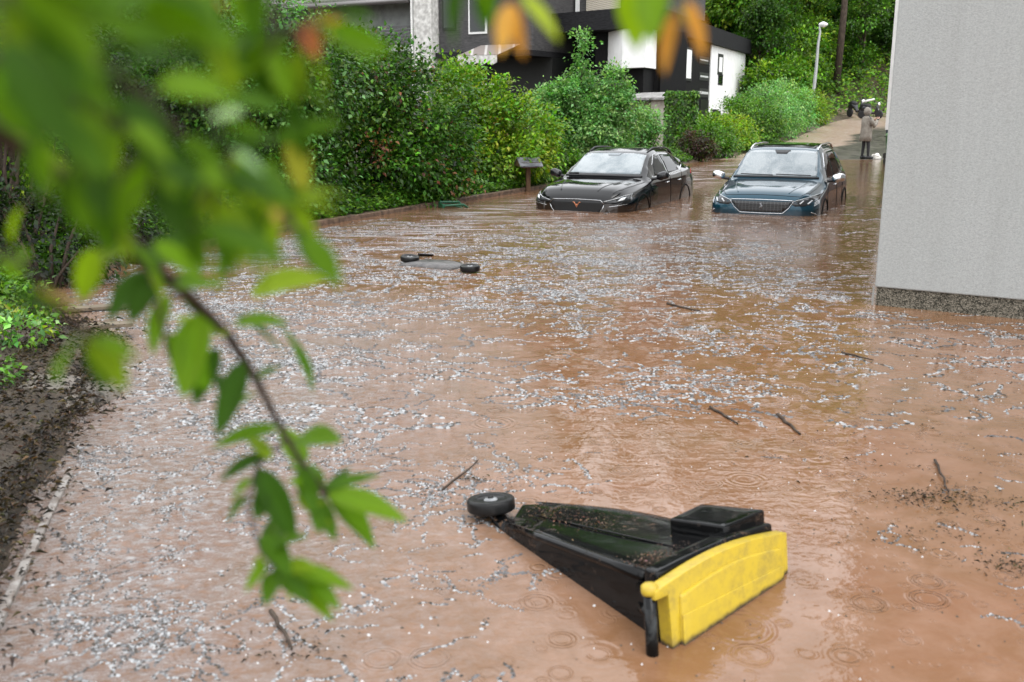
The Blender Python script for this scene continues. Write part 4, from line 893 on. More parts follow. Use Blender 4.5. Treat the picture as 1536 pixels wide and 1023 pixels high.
def seam(name, bv, line, axis, root, m, w_=.006, side=1, offs=.0015):
    """thin tube lying on the skin"""
    P_ = []
    L_ = [Vector(p) for p in line]; d = []
    for a, b in zip(L_, L_[1:]):
        k = max(1, int((b-a).length/.04)); d += [a.lerp(b, i/k) for i in range(k)]
    d.append(L_[-1])
    for p in d:
        if axis == 'y': o_, d_ = Vector((p[0], 3*side, p[1])), Vector((0, -side, 0))
        elif axis == 'x': o_, d_ = Vector((3, p[0], p[1])), Vector((-1, 0, 0))
        else: o_, d_ = Vector((p[0], p[1], 4)), Vector((0, 0, -1))
        h_, n_, _, _ = bv.ray_cast(o_, d_)
        if h_ is None: continue
        if n_.dot(d_) > 0: n_ = -n_
        P_.append(h_+n_*offs)
    if len(P_) > 1: return MB().tube(P_, w_, 5).build(name, m, root, smooth=True)
def paint(name, c, rough=.25, metal=.3):
    m = mat(name, c, rough, .5, metal); P(m).inputs['Coat Weight'].default_value = 1; P(m).inputs['Coat Roughness'].default_value = .03; P(m).inputs['Coat IOR'].default_value = 1.38; P(m).inputs['Specular IOR Level'].default_value = .2
    v = coords(m); bump(m, noise_tex(m, v, 70, 3, .8), .02, .01)
    sz = N(m, 'ShaderNodeSeparateXYZ'); L(m, v, sz.inputs[0])
    wl = ramp(m, mth(m, 'MULTIPLY_ADD', noise_tex(m, v, 9, 5, .7), .16, sz.outputs[2]), [(.66, 1), (.72, 0)])
    L(m, mixc(m, mth(m, 'MULTIPLY', wl, .12), c, (.22, .13, .08)), P(m).inputs['Base Color'])
    return m
mscr = mat('misted_windscreen', (.2, .24, .26), .12, .8); P(mscr).inputs['Coat Weight'].default_value = .6
v = coords(mscr); L(mscr, mixc(mscr, ramp(mscr, noise_tex(mscr, coords(mscr, (1, 1, .6), (0, .5, .3)), 2.6, 4, .6, .8), [(.38, 0), (.62, 1)]), (.15, .19, .21), (.30, .335, .35)), P(mscr).inputs['Base Color'])
L(mscr, ramp(mscr, noise_tex(mscr, v, 60, 2), [(.4, .1), (.62, .3)]), P(mscr).inputs['Roughness'])
mtint = mat('tinted_glass', (.006, .009, .009), .04, .15)
mchr = mat('chrome', (.75, .76, .78), .15, metal=1); mdark = mat('dark_plastic', (.015, .015, .016), .45)
mlamp = mat('lamp_lens', (.03, .033, .036), .08, .5); mwhite_l = mat('lamp_strip', (.85, .88, .9), .2); mred = mat('tail_lens', (.4, .02, .02), .15)
mrub = mat('arch_plastic', (.006, .006, .006), .8, .2)
mseam = mat('seam', (.004, .004, .005), .8)
mal = noisy('alloy', (.03, .03, .032), (.06, .06, .06), 9, .35, .5, 0, metal=.6)
def car_wheels(root, xs_, yw, R_=.335):
    for x in xs_:
        for s in (1, -1):
            w__ = MB().lathe([(R_*.62, -.1), (R_*.9, -.11), (R_, -.08), (R_, .08), (R_*.9, .11), (R_*.66, .1)], (-x, s*(yw-.12), R_), (0, s, 0), 36).build('wheel', M['tyre'], root, smooth=True)
            rm = MB().lathe([(R_*.66, .0), (R_*.66, .085), (R_*.6, .09), (R_*.55, .03), (.06, .05), (.05, .08), (.02, .085)], (-x, s*(yw-.12), R_), (0, s, 0), 30)
            for k in range(5):
                a = k*2*math.pi/5; c = Vector((-x, s*(yw-.12), R_)); d = Vector((math.cos(a), 0, math.sin(a))); rm.tube([c+Vector((0, s*.07, 0))+d*.04, c+Vector((0, s*.085, 0))+d*R_*.62], [.03, .022], 6)
            rm.build('rim', mal, w__, smooth=True)
def mirror(root, x, y, z, s, m, cap):
    b = bmesh.new(); bmesh.ops.create_uvsphere(b, u_segments=20, v_segments=12, radius=1)
    for q in b.verts:
        c = q.co; p = Vector((math.copysign(abs(c.x)**.8, c.x)*.085, math.copysign(abs(c.y)**.7, c.y)*.115, math.copysign(abs(c.z)**.7, c.z)*.075)); 
        if c.x < 0: p.x *= .5
        p.z += (-.02 if s*c.y < 0 else .0)+abs(c.y)*0; q.co = p
    me = bpy.data.meshes.new('mirror'); b.to_mesh(me); b.free(); me.polygons.foreach_set('use_smooth', [True]*len(me.polygons))
    o = link('mirror', me, cap, root); o.location = (x, s*(y+.12), z)
    MB().tube([(x+.02, s*(y-.07), z-.07), (x+.01, s*(y+.06), z-.05)], [.03, .025], 8).build('mirror_arm', mdark, root)
    l = MB().box(-.046, -.040, -.085, .085, -.05, .05).build('mirror_glass', mtint, o, bevel=.01)
def rails(root, bv, x0, x1, yr, m, h=.05):
    for s in (1, -1):
        P_ = []
        for i in range(13):
            t = i/12; x = x0+(x1-x0)*t; y = s*(yr(x)); hh, n_, _, _ = bv.ray_cast(Vector((x, y, 4)), Vector((0, 0, -1))); P_.append(hh+Vector((0, 0, h*min(1, math.sin(math.pi*t)*2.2)-.005)))
        MB().tube(P_, .017, 8).build('roof_rail', m, root, smooth=True)
def place_car(root, fl, fr_):
    """front left / front right waterline pixels as seen; root origin = front centre, +x forward"""
    pass
# ---- blue car
T2 = [(0, .66, .62, .70, .52, .79, .81), (.05, .78, .74, .72, .58, .83, .86), (.2, .87, .83, .76, .66, .89, .93), (.45, .915, .87, .81, .70, .93, .985), (.8, .92, .885, .87, .73, .98, 1.03), (1.12, .92, .89, .93, .74, 1.03, 1.065), (1.2, .92, .89, .955, .73, 1.07, 1.10),
      (1.6, .92, .885, .99, .68, 1.34, 1.38), (1.95, .92, .88, 1.01, .64, 1.53, 1.575), (2.3, .92, .88, 1.02, .63, 1.585, 1.63), (3.2, .92, .88, 1.04, .62, 1.59, 1.63), (4.1, .915, .86, 1.06, .59, 1.52, 1.57), (4.38, .89, .83, 1.05, .55, 1.36, 1.42), (4.56, .86, .8, .98, .52, 1.08, 1.12), (4.64, .78, .72, .8, .45, .88, .9)]
pb = paint('petrol_blue_paint', (.002, .045, .075), .2, .4)
fwd = Vector((-.41, -.91)).normalized(); f0 = gnd(1150, 323); rz2 = math.atan2(fwd.y, fwd.x)
car2 = thing('parked_car', 'petrol blue car with honeycomb grille and chrome mirrors, flooded up to its bumper', 'car', (f0.x-.07, f0.y+.12, -.54), rz2, 'cars standing in the flood')
body2, bv = car_body(T2, car2, pb, (.88, 3.73), .39)
put('windshield', bv, [(-.705, 1.11), (.705, 1.11), (.61, 1.51), (.4, 1.535), (-.4, 1.535), (-.61, 1.51)], 'x', car2, mscr)
seam('wiper_cowl', bv, [(-.74, 1.085), (0, 1.095), (.74, 1.085)], 'x', car2, mdark, .022)
seam('wiper', bv, [(.6, 1.12), (.0, 1.13)], 'x', car2, mdark, .008, offs=.012); seam('wiper', bv, [(-.05, 1.115), (-.62, 1.125)], 'x', car2, mdark, .008, offs=.012)
put('glass_roof', bv, [(-2.0, -.56), (-2.0, .56), (-3.9, .53), (-3.9, -.53)], 'z', car2, mtint, .004, 1, .1)
put('sensor_housing', bv, [(-.09, 1.47), (.09, 1.47), (.14, 1.535), (-.14, 1.535)], 'x', car2, mdark, .007)
for s in (1, -1):
    put('side_window', bv, [(-1.62, 1.07), (-2.42, 1.075), (-2.42, 1.49), (-2.02, 1.46), (-1.75, 1.25)], 'y', car2, mtint, .004, s)
    put('side_window', bv, [(-2.50, 1.075), (-3.36, 1.10), (-3.36, 1.50), (-2.50, 1.495)], 'y', car2, mtint, .004, s)
    put('side_window', bv, [(-3.44, 1.11), (-4.12, 1.17), (-4.02, 1.40), (-3.80, 1.47), (-3.44, 1.495)], 'y', car2, mtint, .004, s)
    seam('window_trim', bv, [(-1.4, 1.04), (-2.4, 1.055), (-3.4, 1.08), (-4.2, 1.15)], 'y', car2, mchr, .009, s)
    seam('window_trim', bv, [(-1.7, 1.24), (-2.05, 1.485), (-2.5, 1.53), (-3.4, 1.53), (-3.9, 1.48), (-4.2, 1.3)], 'y', car2, mchr, .008, s)
    for l in ([(-1.25, .4), (-1.22, .8), (-1.32, 1.03)], [(-2.46, .35), (-2.46, 1.06)], [(-3.38, .9), (-3.40, 1.08)], [(-3.38, .9), (-3.25, .6)]): seam('door_seam', bv, l, 'y', car2, mseam, .005, s)
    for x in (-2.22, -3.18): seam('door_handle', bv, [(x, .92), (x-.17, .93)], 'y', car2, mchr, .016, s, .012)
    mirror(car2, -1.42, .93, 1.1, s, None, mchr if True else None)
    seam('arch_trim', bv, [(-.88+.42*math.cos(a), .34+.42*math.sin(a)) for a in np.linspace(-.1, 3.2, 20)], 'y', car2, mrub, .022, s, -.008)
    seam('arch_trim', bv, [(-3.73+.42*math.cos(a), .34+.42*math.sin(a)) for a in np.linspace(-.1, 3.2, 20)], 'y', car2, mrub, .022, s, -.008)
    # headlight wraps round the corner
    h_ = put('headlight', bv, [(s*.47, .735), (s*.60, .79), (s*.80, .845), (s*.865, .86), (s*.875, .80), (s*.84, .74), (s*.7, .70), (s*.55, .695)], 'x', car2, mlamp, .006)
    seam('light_strip', bv, [(s*.865, .87), (s*.78, .85), (s*.6, .80), (s*.46, .75)], 'x', h_, mwhite_l, .005)
    for yy in (.62, .74): seam('lens', bv, [(s*yy, .735), (s*(yy+.05), .78)], 'x', h_, mwhite_l, .012, offs=.008)
    for zz in (.72, .745, .77): seam('light_claw', bv, [(s*.83, zz-.02), (s*.87, zz+.01)], 'x', h_, mwhite_l, .006, offs=.01)
    seam('fog_trim', bv, [(s*.80, .60), (s*.86, .565), (s*.88, .54)], 'x', car2, mchr, .009)
    put('tail_light', bv, [(-4.35, .9), (-4.6, .9), (-4.6, 1.05), (-4.4, 1.08)], 'y', car2, mred, .005, s)
mgr = mat('honeycomb_grille', (.01, .01, .012), .3, .6); v = coords(mgr, (1, 1, 2.0)); vo = N(mgr, 'ShaderNodeTexVoronoi', feature='DISTANCE_TO_EDGE'); vo.inputs['Scale'].default_value = 17; vo.inputs['Randomness'].default_value = .25; L(mgr, v, vo.inputs['Vector'])
L(mgr, mixc(mgr, ramp(mgr, vo.outputs['Distance'], [(.05, 1), (.12, 0)]), (.003, .003, .003), (.07, .072, .075)), P(mgr).inputs['Base Color'])
gr = put('grille', bv, [(-.50, .765), (.50, .765), (.43, .66), (.34, .585), (-.34, .585), (-.43, .66)], 'x', car2, mgr, .008)
seam('grille_frame', bv, [(-.53, .785), (-.3, .79), (0, .792), (.3, .79), (.53, .785)], 'x', car2, mchr, .006, offs=.008)
seam('grille_frame', bv, [(-.53, .785), (-.45, .66), (-.35, .572), (0, .568), (.35, .572), (.45, .66), (.53, .785)], 'x', car2, mchr, .006, offs=.008)
# lion-like badge: small upright figure in dark chrome
bd = [(0, .06), (.018, .045), (.03, .05), (.028, .03), (.014, .022), (.02, 0), (.034, -.02), (.022, -.045), (.008, -.025), (-.004, -.045), (-.022, -.04), (-.012, -.015), (-.03, .0), (-.028, .02), (-.012, .018), (-.014, .045)]
put('badge', bv, [(-x*1.1, .68+y) for x, y in bd][::-1], 'x', gr, mat('dark_chrome', (.2, .2, .21), .25, metal=.9), .016, 1, .02)
seam('bonnet_seam', bv, [(-.62, .845), (-.3, .862), (0, .866), (.3, .862), (.62, .845)], 'x', car2, mseam, .004)
for s in (1, -1): seam('bonnet_seam', bv, [(-.1, s*.62), (-.3, s*.73), (-.7, s*.78), (-1.1, s*.80)], 'z', car2, mseam, .004)
for s in (1, -1): seam('bonnet_crease', bv, [(-.12, s*.42), (-.5, s*.54), (-1.05, s*.62)], 'z', car2, pb, .012, offs=-.004)
rails(car2, bv, -1.98, -4.05, lambda x: .60, mchr, .04)
car_wheels(car2, (.88, 3.73), .91)
pl = put('number_plate', bv, [(-.26, .53), (.26, .53), (.26, .42), (-.26, .42)], 'x', car2, mat('plate', (.75, .75, .73), .4), .02)
# ---- black car
mcap = mat('black_mirror_cap', (.01, .01, .012), .12, .6)
T1 = [(0, .62, .58, .62, .5, .71, .73), (.05, .76, .72, .66, .58, .755, .78), (.2, .86, .82, .72, .66, .84, .875), (.45, .905, .86, .78, .71, .89, .93), (.8, .915, .88, .84, .745, .93, .967), (1.2, .915, .885, .90, .755, .96, .99), (1.32, .915, .885, .93, .74, 1.02, 1.05),
      (1.7, .915, .885, .955, .68, 1.24, 1.28), (2.05, .915, .88, .97, .63, 1.40, 1.44), (2.45, .915, .88, .98, .61, 1.455, 1.49), (3.1, .915, .87, 1.0, .59, 1.44, 1.48), (3.7, .91, .86, 1.03, .55, 1.34, 1.39), (4.1, .90, .83, 1.05, .50, 1.18, 1.23), (4.3, .87, .79, 1.0, .48, 1.06, 1.09), (4.40, .78, .70, .82, .42, .9, .92)]
pk = paint('wet_black_paint', (.003, .0033, .004), .12, 0); P(pk).inputs['Specular IOR Level'].default_value = .1
fwd = Vector((-.43, -.90)).normalized(); f1 = gnd(868, 317.5); rz1 = math.atan2(fwd.y, fwd.x)
car1 = thing('parked_car', 'black car with copper badge, flooded up to its grille, beside the hedge', 'car', (f1.x-.03, f1.y+.1, -.485), rz1, 'cars standing in the flood')
body1, bv = car_body(T1, car1, pk, (.86, 3.54), .375)
put('windshield', bv, [(-.685, 1.055), (.685, 1.055), (.605, 1.37), (.4, 1.40), (-.4, 1.40), (-.605, 1.37)], 'x', car1, mscr)
seam('wiper_cowl', bv, [(-.74, 1.015), (0, 1.02), (.74, 1.015)], 'x', car1, mdark, .02)
put('sensor_housing', bv, [(-.10, 1.35), (.10, 1.35), (.15, 1.40), (-.15, 1.40)], 'x', car1, mat('grey_mirror', (.25, .28, .3), .3), .007)
seam('wiper', bv, [(-.7, 1.04), (-.5, 1.05)], 'x', car1, mdark, .01, offs=.012)
for s in (1, -1):
    put('side_window', bv, [(-1.75, 1.015), (-2.5, 1.02), (-2.42, 1.36), (-2.15, 1.34), (-1.9, 1.2)], 'y', car1, mtint, .004, s)
    put('side_window', bv, [(-2.58, 1.02), (-3.3, 1.05), (-3.32, 1.15), (-3.12, 1.345), (-2.50, 1.37)], 'y', car1, mtint, .004, s)
    put('side_window', bv, [(-3.40, 1.12), (-3.65, 1.17), (-3.5, 1.27), (-3.22, 1.335)], 'y', car1, mtint, .004, s)
    seam('window_trim', bv, [(-1.6, .99), (-2.5, 1.0), (-3.3, 1.03), (-3.7, 1.13)], 'y', car1, mchr, .010, s)
    seam('window_trim', bv, [(-1.85, 1.2), (-2.15, 1.375), (-2.5, 1.41), (-3.15, 1.39), (-3.6, 1.27), (-3.75, 1.15)], 'y', car1, mchr, .006, s)
    for l in ([(-1.3, .35), (-1.27, .75), (-1.4, .97)], [(-2.54, .35), (-2.54, 1.01)], [(-3.3, .75), (-3.36, 1.04)], [(-3.3, .75), (-3.15, .5)]): seam('door_seam', bv, l, 'y', car1, mseam, .005, s)
    for x in (-2.28, -3.08): seam('door_handle', bv, [(x, .86), (x-.16, .87)], 'y', car1, mchr, .013, s, .01)
    mirror(car1, -1.55, .93, 1.04, s, None, mcap)
    for xc in (.86, 3.54): seam('arch_trim', bv, [(-xc+.405*math.cos(a), .34+.405*math.sin(a)) for a in np.linspace(-.1, 3.2, 20)], 'y', car1, mrub, .022, s, -.008)
    h_ = put('headlight', bv, [(s*.46, .655), (s*.62, .70), (s*.86, .785), (s*.885, .74), (s*.86, .665), (s*.7, .645), (s*.52, .63)], 'x', car1, mlamp, .006)
    seam('light_strip', bv, [(s*.50, .665), (s*.66, .705), (s*.85, .775), (s*.87, .70)], 'x', h_, mwhite_l, .004, offs=.008)
    put('lens', bv, [(s*.72, .67), (s*.80, .69), (s*.82, .74), (s*.76, .72)], 'x', h_, mwhite_l, .010)
    seam('bumper_trim', bv, [(s*.50, .60), (s*.47, .53), (s*.40, .45)], 'x', car1, mchr, .006)
    seam('bumper_crease', bv, [(s*.56, .575), (s*.72, .60), (s*.85, .62)], 'x', car1, mchr, .004)
    put('tail_light', bv, [(-4.0, .93), (-4.36, .93), (-4.34, 1.02), (-4.1, 1.03)], 'y', car1, mred, .005, s)
    seam('bonnet_crease', bv, [(-.12, s*.34), (-.5, s*.46), (-1.15, s*.62)], 'z', car1, pk, .014, offs=-.004)
    seam('bonnet_seam', bv, [(-.1, s*.62), (-.3, s*.72), (-.7, s*.79), (-1.2, s*.82)], 'z', car1, mseam, .004)
gr = put('grille', bv, [(-.45, .665), (.45, .665), (.49, .62), (.38, .40), (-.38, .40), (-.49, .62)], 'x', car1, mat('black_grille', (.006, .006, .007), .5), .006)
seam('grille_frame', bv, [(-.50, .625), (-.44, .685), (0, .695), (.44, .685), (.50, .625)], 'x', car1, mchr, .005, offs=.008)
bd = [(0, -.055), (.05, .03), (.085, .045), (.04, .045), (.012, .0), (0, .012), (-.012, .0), (-.04, .045), (-.085, .045), (-.05, .03)]
put('badge', bv, [(x, .60+y) for x, y in bd], 'x', gr, mat('copper', (.55, .22, .12), .3, metal=.8), .012, 1, .02)
rails(car1, bv, -2.05, -3.65, lambda x: .575, mdark, .035)
MB().tube([(-3.6, 0, 1.40), (-3.75, 0, 1.46)], [.02, .006], 6).build('aerial_fin', pk, car1)
car_wheels(car1, (.86, 3.54), .91)
#PART5
# ------------------------------------------------------------------ vegetation
G_dk = [(.028, .085, .016), (.045, .13, .022), (.02, .06, .014), (.07, .17, .03)]
G_md = [(.05, .15, .022), (.08, .21, .032), (.035, .10, .018), (.11, .25, .045)]
G_lt = [(.11, .30, .14), (.16, .36, .20), (.08, .23, .10), (.22, .42, .28)]
G_ye = [(.12, .28, .03), (.17, .32, .035), (.08, .21, .025), (.22, .33, .04)]
G_rd = [(.04, .13, .022), (.065, .18, .032), (.025, .08, .018), (.25, .10, .045), (.10, .23, .045)]
def B(name, label, u, vb, Y, lobes, nclu, nper, size, cols, wts=None, z=None, **k):
    p = at(u, vb, Y); z = tz(p.x, p.y) if z is None else z
    return bush(name, label, k.pop('cat', 'shrub'), (p.x, p.y, max(z, 0)), lobes, nclu, nper, size, cols, wts, **k)
# the long hedge along the kerb, big shrubs from near to far
B('shrub', 'big dark green shrub with reddish young leaves, tallest of the hedge', 560, 300, 18.6, [(-.6, .3, 1.5, 1.5, 1.2, 1.5), (.7, .6, 1.3, 1.15, 1.1, 1.35), (.1, .2, 2.1, .95, .8, .9), (1.15, .1, .75, .7, .7, .75), (-1.5, -.5, 1.0, 1.0, .9, 1.1), (0, -.4, .6, 1.6, .8, .7)], 860, 44, .088, G_rd, [4, 4, 4, .8, 3], clr=.3, seed=2)
B('shrub', 'bright yellow-green shrub between the big dark one and the pale tree', 735, 275, 22.5, [(-.3, .3, 1.2, 1.1, 1.0, 1.2), (.55, .3, .95, 1.0, .9, .95), (-.7, .1, 1.9, .6, .6, .75), (0, -.4, .5, 1.3, .7, .55)], 500, 44, .092, G_ye, clr=.28, seed=3)
B('shrub', 'dense green shrub left of the big red-tipped one, behind the hanging leaves', 400, 340, 16.2, [(-.2, .3, 1.5, 1.4, 1.1, 1.5), (.5, .5, 2.2, 1.1, .9, .9), (-1.0, .3, 2.3, 1.0, .9, 1.0), (.1, -.4, .55, 1.3, .7, .6)], 600, 44, .088, G_dk+G_lt[:1], clr=.3, seed=4)
B('shrub', 'pale grey-green tall shrub at the back left, flecked with light leaves', 290, 300, 19, [(0, .4, 2.2, 1.9, 1.2, 1.6), (-1.2, .3, 3.0, 1.4, 1.0, 1.2), (1.0, .3, 3.2, 1.3, 1, 1.1)], 600, 44, .092, G_lt+G_md, clr=.3, seed=5)
B('shrub', 'bright overhanging shrub at the left edge above the dark hollow', 20, 420, 10.5, [(-.5, .6, 2.0, 1.0, .9, .8), (-.2, .9, 1.2, .55, .6, .55), (-1.0, 1.2, 2.4, 1.2, 1.2, .7)], 300, 44, .06, G_md+G_ye, clr=.2, seed=6)
B('shrub', 'bush filling the hollow on the left bank, deep shade put into its leaf colour', 130, 400, 13.2, [(-.8, .6, .9, 1.2, .8, 1.1), (.3, .9, .8, .9, .7, .9), (-2.0, .6, 1.2, 1.2, .9, 1.3)], 520, 40, .08, [(.008, .022, .005), (.014, .036, .008), (.005, .012, .004)], clr=.3, seed=7)  # near-black leaf colours paint the deep shade of the hollow
B('shrub', 'small leafy sapling at the foot of the dark hollow', 130, 385, 11.6, [(0, 0, .35, .45, .3, .35)], 46, 26, .055, G_md, clr=.14, seed=8, stem_r=.012)
B('shrub', 'low bright plant drooping over the kerb below the hanging leaves', 340, 372, 13.0, [(0, .1, .3, .4, .3, .4), (-.4, .1, .25, .3, .3, .3)], 60, 26, .055, G_ye, clr=.13, seed=9, stem_r=.012)
B('shrub', 'low bush on the bank above the plank, leaves coloured near-black for shade', 70, 440, 9.6, [(-.3, .3, .4, .9, .5, .6), (-1.2, .3, .6, .8, .6, .7)], 170, 40, .06, [(.008, .022, .005), (.014, .036, .008), (.005, .012, .004)], clr=.22, seed=15)  # shade of the hollow painted into these leaves by a near-black palette
B('shrub', 'low bush on the bank beside the sapling, leaves darkened for shade', 190, 405, 11.2, [(-.2, .3, .35, .6, .4, .45)], 110, 40, .06, [(.02, .05, .012), (.03, .075, .016), (.01, .03, .008)], clr=.2, seed=16)  # palette darkened so the leaves carry the hollow's shade
# low green cover along the kerb
rng = np.random.default_rng(21); pts = []
n = 46000; y = rng.uniform(8.4, 34, n); x0 = np.interp(y, SH[:, 1], SH[:, 0]); off_ = np.abs(rng.normal(size=n))*.55+.14; x = x0-off_*1.1
z = terr(x, y)+rng.random(n)*(.12+.5*np.clip(off_, 0, 1))*(.6+.4*wob(x*3, y*3, 1)); P_ = np.column_stack([x, y, np.maximum(z, .05)])
a = rng.random(n)*6.28; D_ = np.column_stack([np.cos(a), np.sin(a), rng.random(n)*.9-.2])
me = leaves('ground_cover', P_, D_, np.array([0, -.3, 1.])+rng.normal(size=(n, 3))*.5, .035+.05*rng.random(n), pal(n, G_md+G_ye[:1]+G_dk, None, .3, rng), .7)
tag(link('ground_cover', me, M['leaf']), 'low leafy ground cover spilling over the kerb at the foot of the hedge', 'ground cover', kind='stuff')
# weeds on the near left bank
B('weed', 'small bright weed growing on the littered bank at the left edge', 35, 530, 6.6, [(0, 0, .12, .25, .18, .12)], 26, 18, .05, G_ye+G_lt, clr=.08, seed=12, stem_r=.004, cat='weed')
B('weed', 'second small weed further up the left bank, by the dark bushes', 60, 500, 7.6, [(0, 0, .15, .3, .25, .15), (-.5, .2, .15, .3, .2, .15)], 40, 18, .05, G_ye+G_md, clr=.09, seed=18, stem_r=.004, cat='weed')
B('weed', 'low creeping green weed at the very edge of the left bank', 10, 600, 5.6, [(-.2, 0, .06, .25, .35, .08)], 22, 16, .04, G_md, clr=.08, seed=19, stem_r=.003, cat='weed')
# pale tree
t = thing('small_tree', 'pale green small tree with a leafy spire beside the black car', 'tree', at(865, 262, 26)*1)
t.location.z = 0.1
me, c = crown_leaves('crown', [(-.2, 0, 1.35, 1.15, .9, .95), (.55, 0, 1.2, 1.0, .9, .9), (.05, 0, 2.1, .6, .5, .55), (.08, 0, 2.9, .13, .13, .75), (.95, 0, 2.25, .42, .35, .4), (1.35, -.1, 1.5, .45, .4, .28), (-.9, 0, 1.75, .5, .5, .5), (0, -.2, .55, 1.2, .8, .6)], 700, 44, .085, G_lt, None, .2, np.random.default_rng(14)); link('crown', me, M['leaf'], t)
stems((0, 0, -.2), [c[i] for i in range(0, 700, 28)], .045).build('trunk', M['bark'], t, smooth=True)
for (u, vb, Y, lobes, lab, cols, sd) in (
    (955, 235, 29, [(0, 0, .8, .55, .5, .8), (.35, 0, 1.2, .35, .3, .35)], 'light bush with drooping sprays against the brown shed wall', G_lt, 31),
    (700, 290, 22, [(0, 0, .45, .9, .5, .45)], 'low bush behind the kerb right of the sunken green chair', G_md, 32),
    (780, 270, 24.5, [(0, 0, .5, .9, .5, .5), (.8, 0, .35, .8, .4, .35)], 'low bush behind the wooden post', G_md, 33)):
    B('shrub', lab, u, vb, Y, lobes, 150, 40, .08, cols, seed=sd, clr=.2)
# ivy pillar, reddish bush, roadside hedge
pv = at(1019, 228, 37.5)
iv_ = thing('ivy_pillar', 'tall ivy-covered pillar beside the beige shed', 'ivy', (pv.x, pv.y, .05))
zt = at(1019, 143, 37.5).z; rng = np.random.default_rng(41); n = 6500
zz = rng.random(n)*zt; a = rng.random(n)*6.28; hw = .5
sx_ = np.where(rng.random(n) < .5, np.sign(np.cos(a))*hw*(.9+.2*rng.random(n)), (rng.random(n)*2-1)*hw); sy_ = np.where(np.abs(sx_) > hw*.9, (rng.random(n)*2-1)*.35, np.sign(np.sin(a))*.4)
P_ = np.column_stack([sx_, sy_, zz]); top_ = rng.random(n) < .12; P_[top_, 2] = zt*(.97+.08*rng.random(top_.sum()))
D_ = np.column_stack([rng.normal(size=n)*.5, rng.normal(size=n)*.4-.3, -1+rng.normal(size=n)*.4])
link('foliage', leaves('foliage', P_, D_, np.column_stack([sx_, sy_*1.6, np.full(n, .35)])+rng.normal(size=(n, 3))*.3, .09+.06*rng.random(n), pal(n, G_dk+G_md[:2], None, .3, rng), .8), M['leaf'], iv_)
MB().box(-.42, .42, -.32, .32, -.2, zt*.97).build('wall', mbe, iv_)
B('shrub', 'dark reddish-brown shrub at the foot of the ivy pillar', 1040, 240, 34.5, [(0, 0, .45, .5, .4, .5), (.4, .1, .3, .4, .3, .35)], 110, 34, .08, [(.075, .042, .03), (.04, .03, .02), (.05, .09, .025), (.11, .07, .05)], seed=42, clr=.18)
hd = [(1085, 232, 37, .9, 1.05, 'leafy roadside shrub right of the reddish-brown one', G_md), (1108, 222, 40, 1.1, 1.25, 'roadside shrub hiding the foot of the white house wall', G_ye),
      (1140, 210, 43.5, 1.2, 1.9, 'roadside shrub with pale flower heads, third up the road', G_md), (1165, 203, 47, 1.3, 2.1, 'feathery shrub below the street lamp on its left', G_lt), (1192, 194, 50.5, 1.2, 2.3, 'fluffy pale green shrub just left of the street lamp', G_lt), (1222, 186, 55, 1.0, 1.7, 'shrub at the road bend around the foot of the street lamp', G_ye)]
for i, (u, vb, Y, rx, hh, lab, cols) in enumerate(hd):
    p = at(u, vb, Y); 
    xx = np.interp(Y, SH[:, 1], SH[:, 0])-rx*.75
    lb = [(0, 0, hh*.5, rx, rx, hh*.5), (-rx*.6, .3, hh*.65, rx*.7, rx*.8, hh*.4), (rx*.35, -.3, hh*.3, rx*.7, rx*.9, hh*.35), (-rx*.2, 1, hh*.55, rx, rx, hh*.5)]
    bush('shrub', lab, 'shrub', (xx, Y, tz(xx, Y)-.05), lb, 330, 36, .10, cols, seed=50+i, clr=.3, group='shrubs along the rising road')
# shrubs around the white house's foot and behind the road shrubs
for i, (u, Y, w2, h2, lab) in enumerate(((1158, 64, 2.0, 3.6, 'tall green bush beside the white house corner'), (1180, 67, 2.4, 4.2, 'rounded bright bush behind the roadside shrubs'), (1195, 70, 2.6, 4.0, 'broad bush on the slope left of the lamp post'))):
    p = at(u, 170, Y); bush('shrub', lab, 'shrub', (p.x, p.y, tz(p.x, p.y)-.2), [(0, 0, h2*.4, w2, w2, h2*.5), (.8, 0, h2*.7, w2*.7, w2*.7, h2*.35), (-.8, -.4, h2*.6, w2*.6, w2*.6, h2*.3)], 260, 40, .2, G_md+G_ye[:2], seed=70+i, clr=.5)
# ivy-covered slope beyond the road
rng = np.random.default_rng(61); n = 70000; x = rng.uniform(6, 38, n); y = 63.5+rng.random(n)**.8*24
k = shore_d(x, y) < 99; z = terr(x, y); bumpz = np.clip(.55+.45*wob(x*.9, y*.8, 1)+.3*wob(x*2.3, y*2, 1), 0, 2)
P_ = np.column_stack([x, y, z+rng.random(n)**.6*(.5+1.0*bumpz)])
a = rng.random(n)*6.28; D_ = np.column_stack([np.cos(a), np.sin(a)-.4, rng.random(n)-.6])
me = leaves('undergrowth', P_, D_, np.array([0, -.7, 1.])+rng.normal(size=(n, 3))*.45, .13+.13*rng.random(n), pal(n, G_md+G_ye[:2], None, .3, rng), .75)
tag(link('undergrowth', me, M['leaf']), 'bright green undergrowth and ivy covering the slope beyond the road', 'undergrowth', kind='stuff')
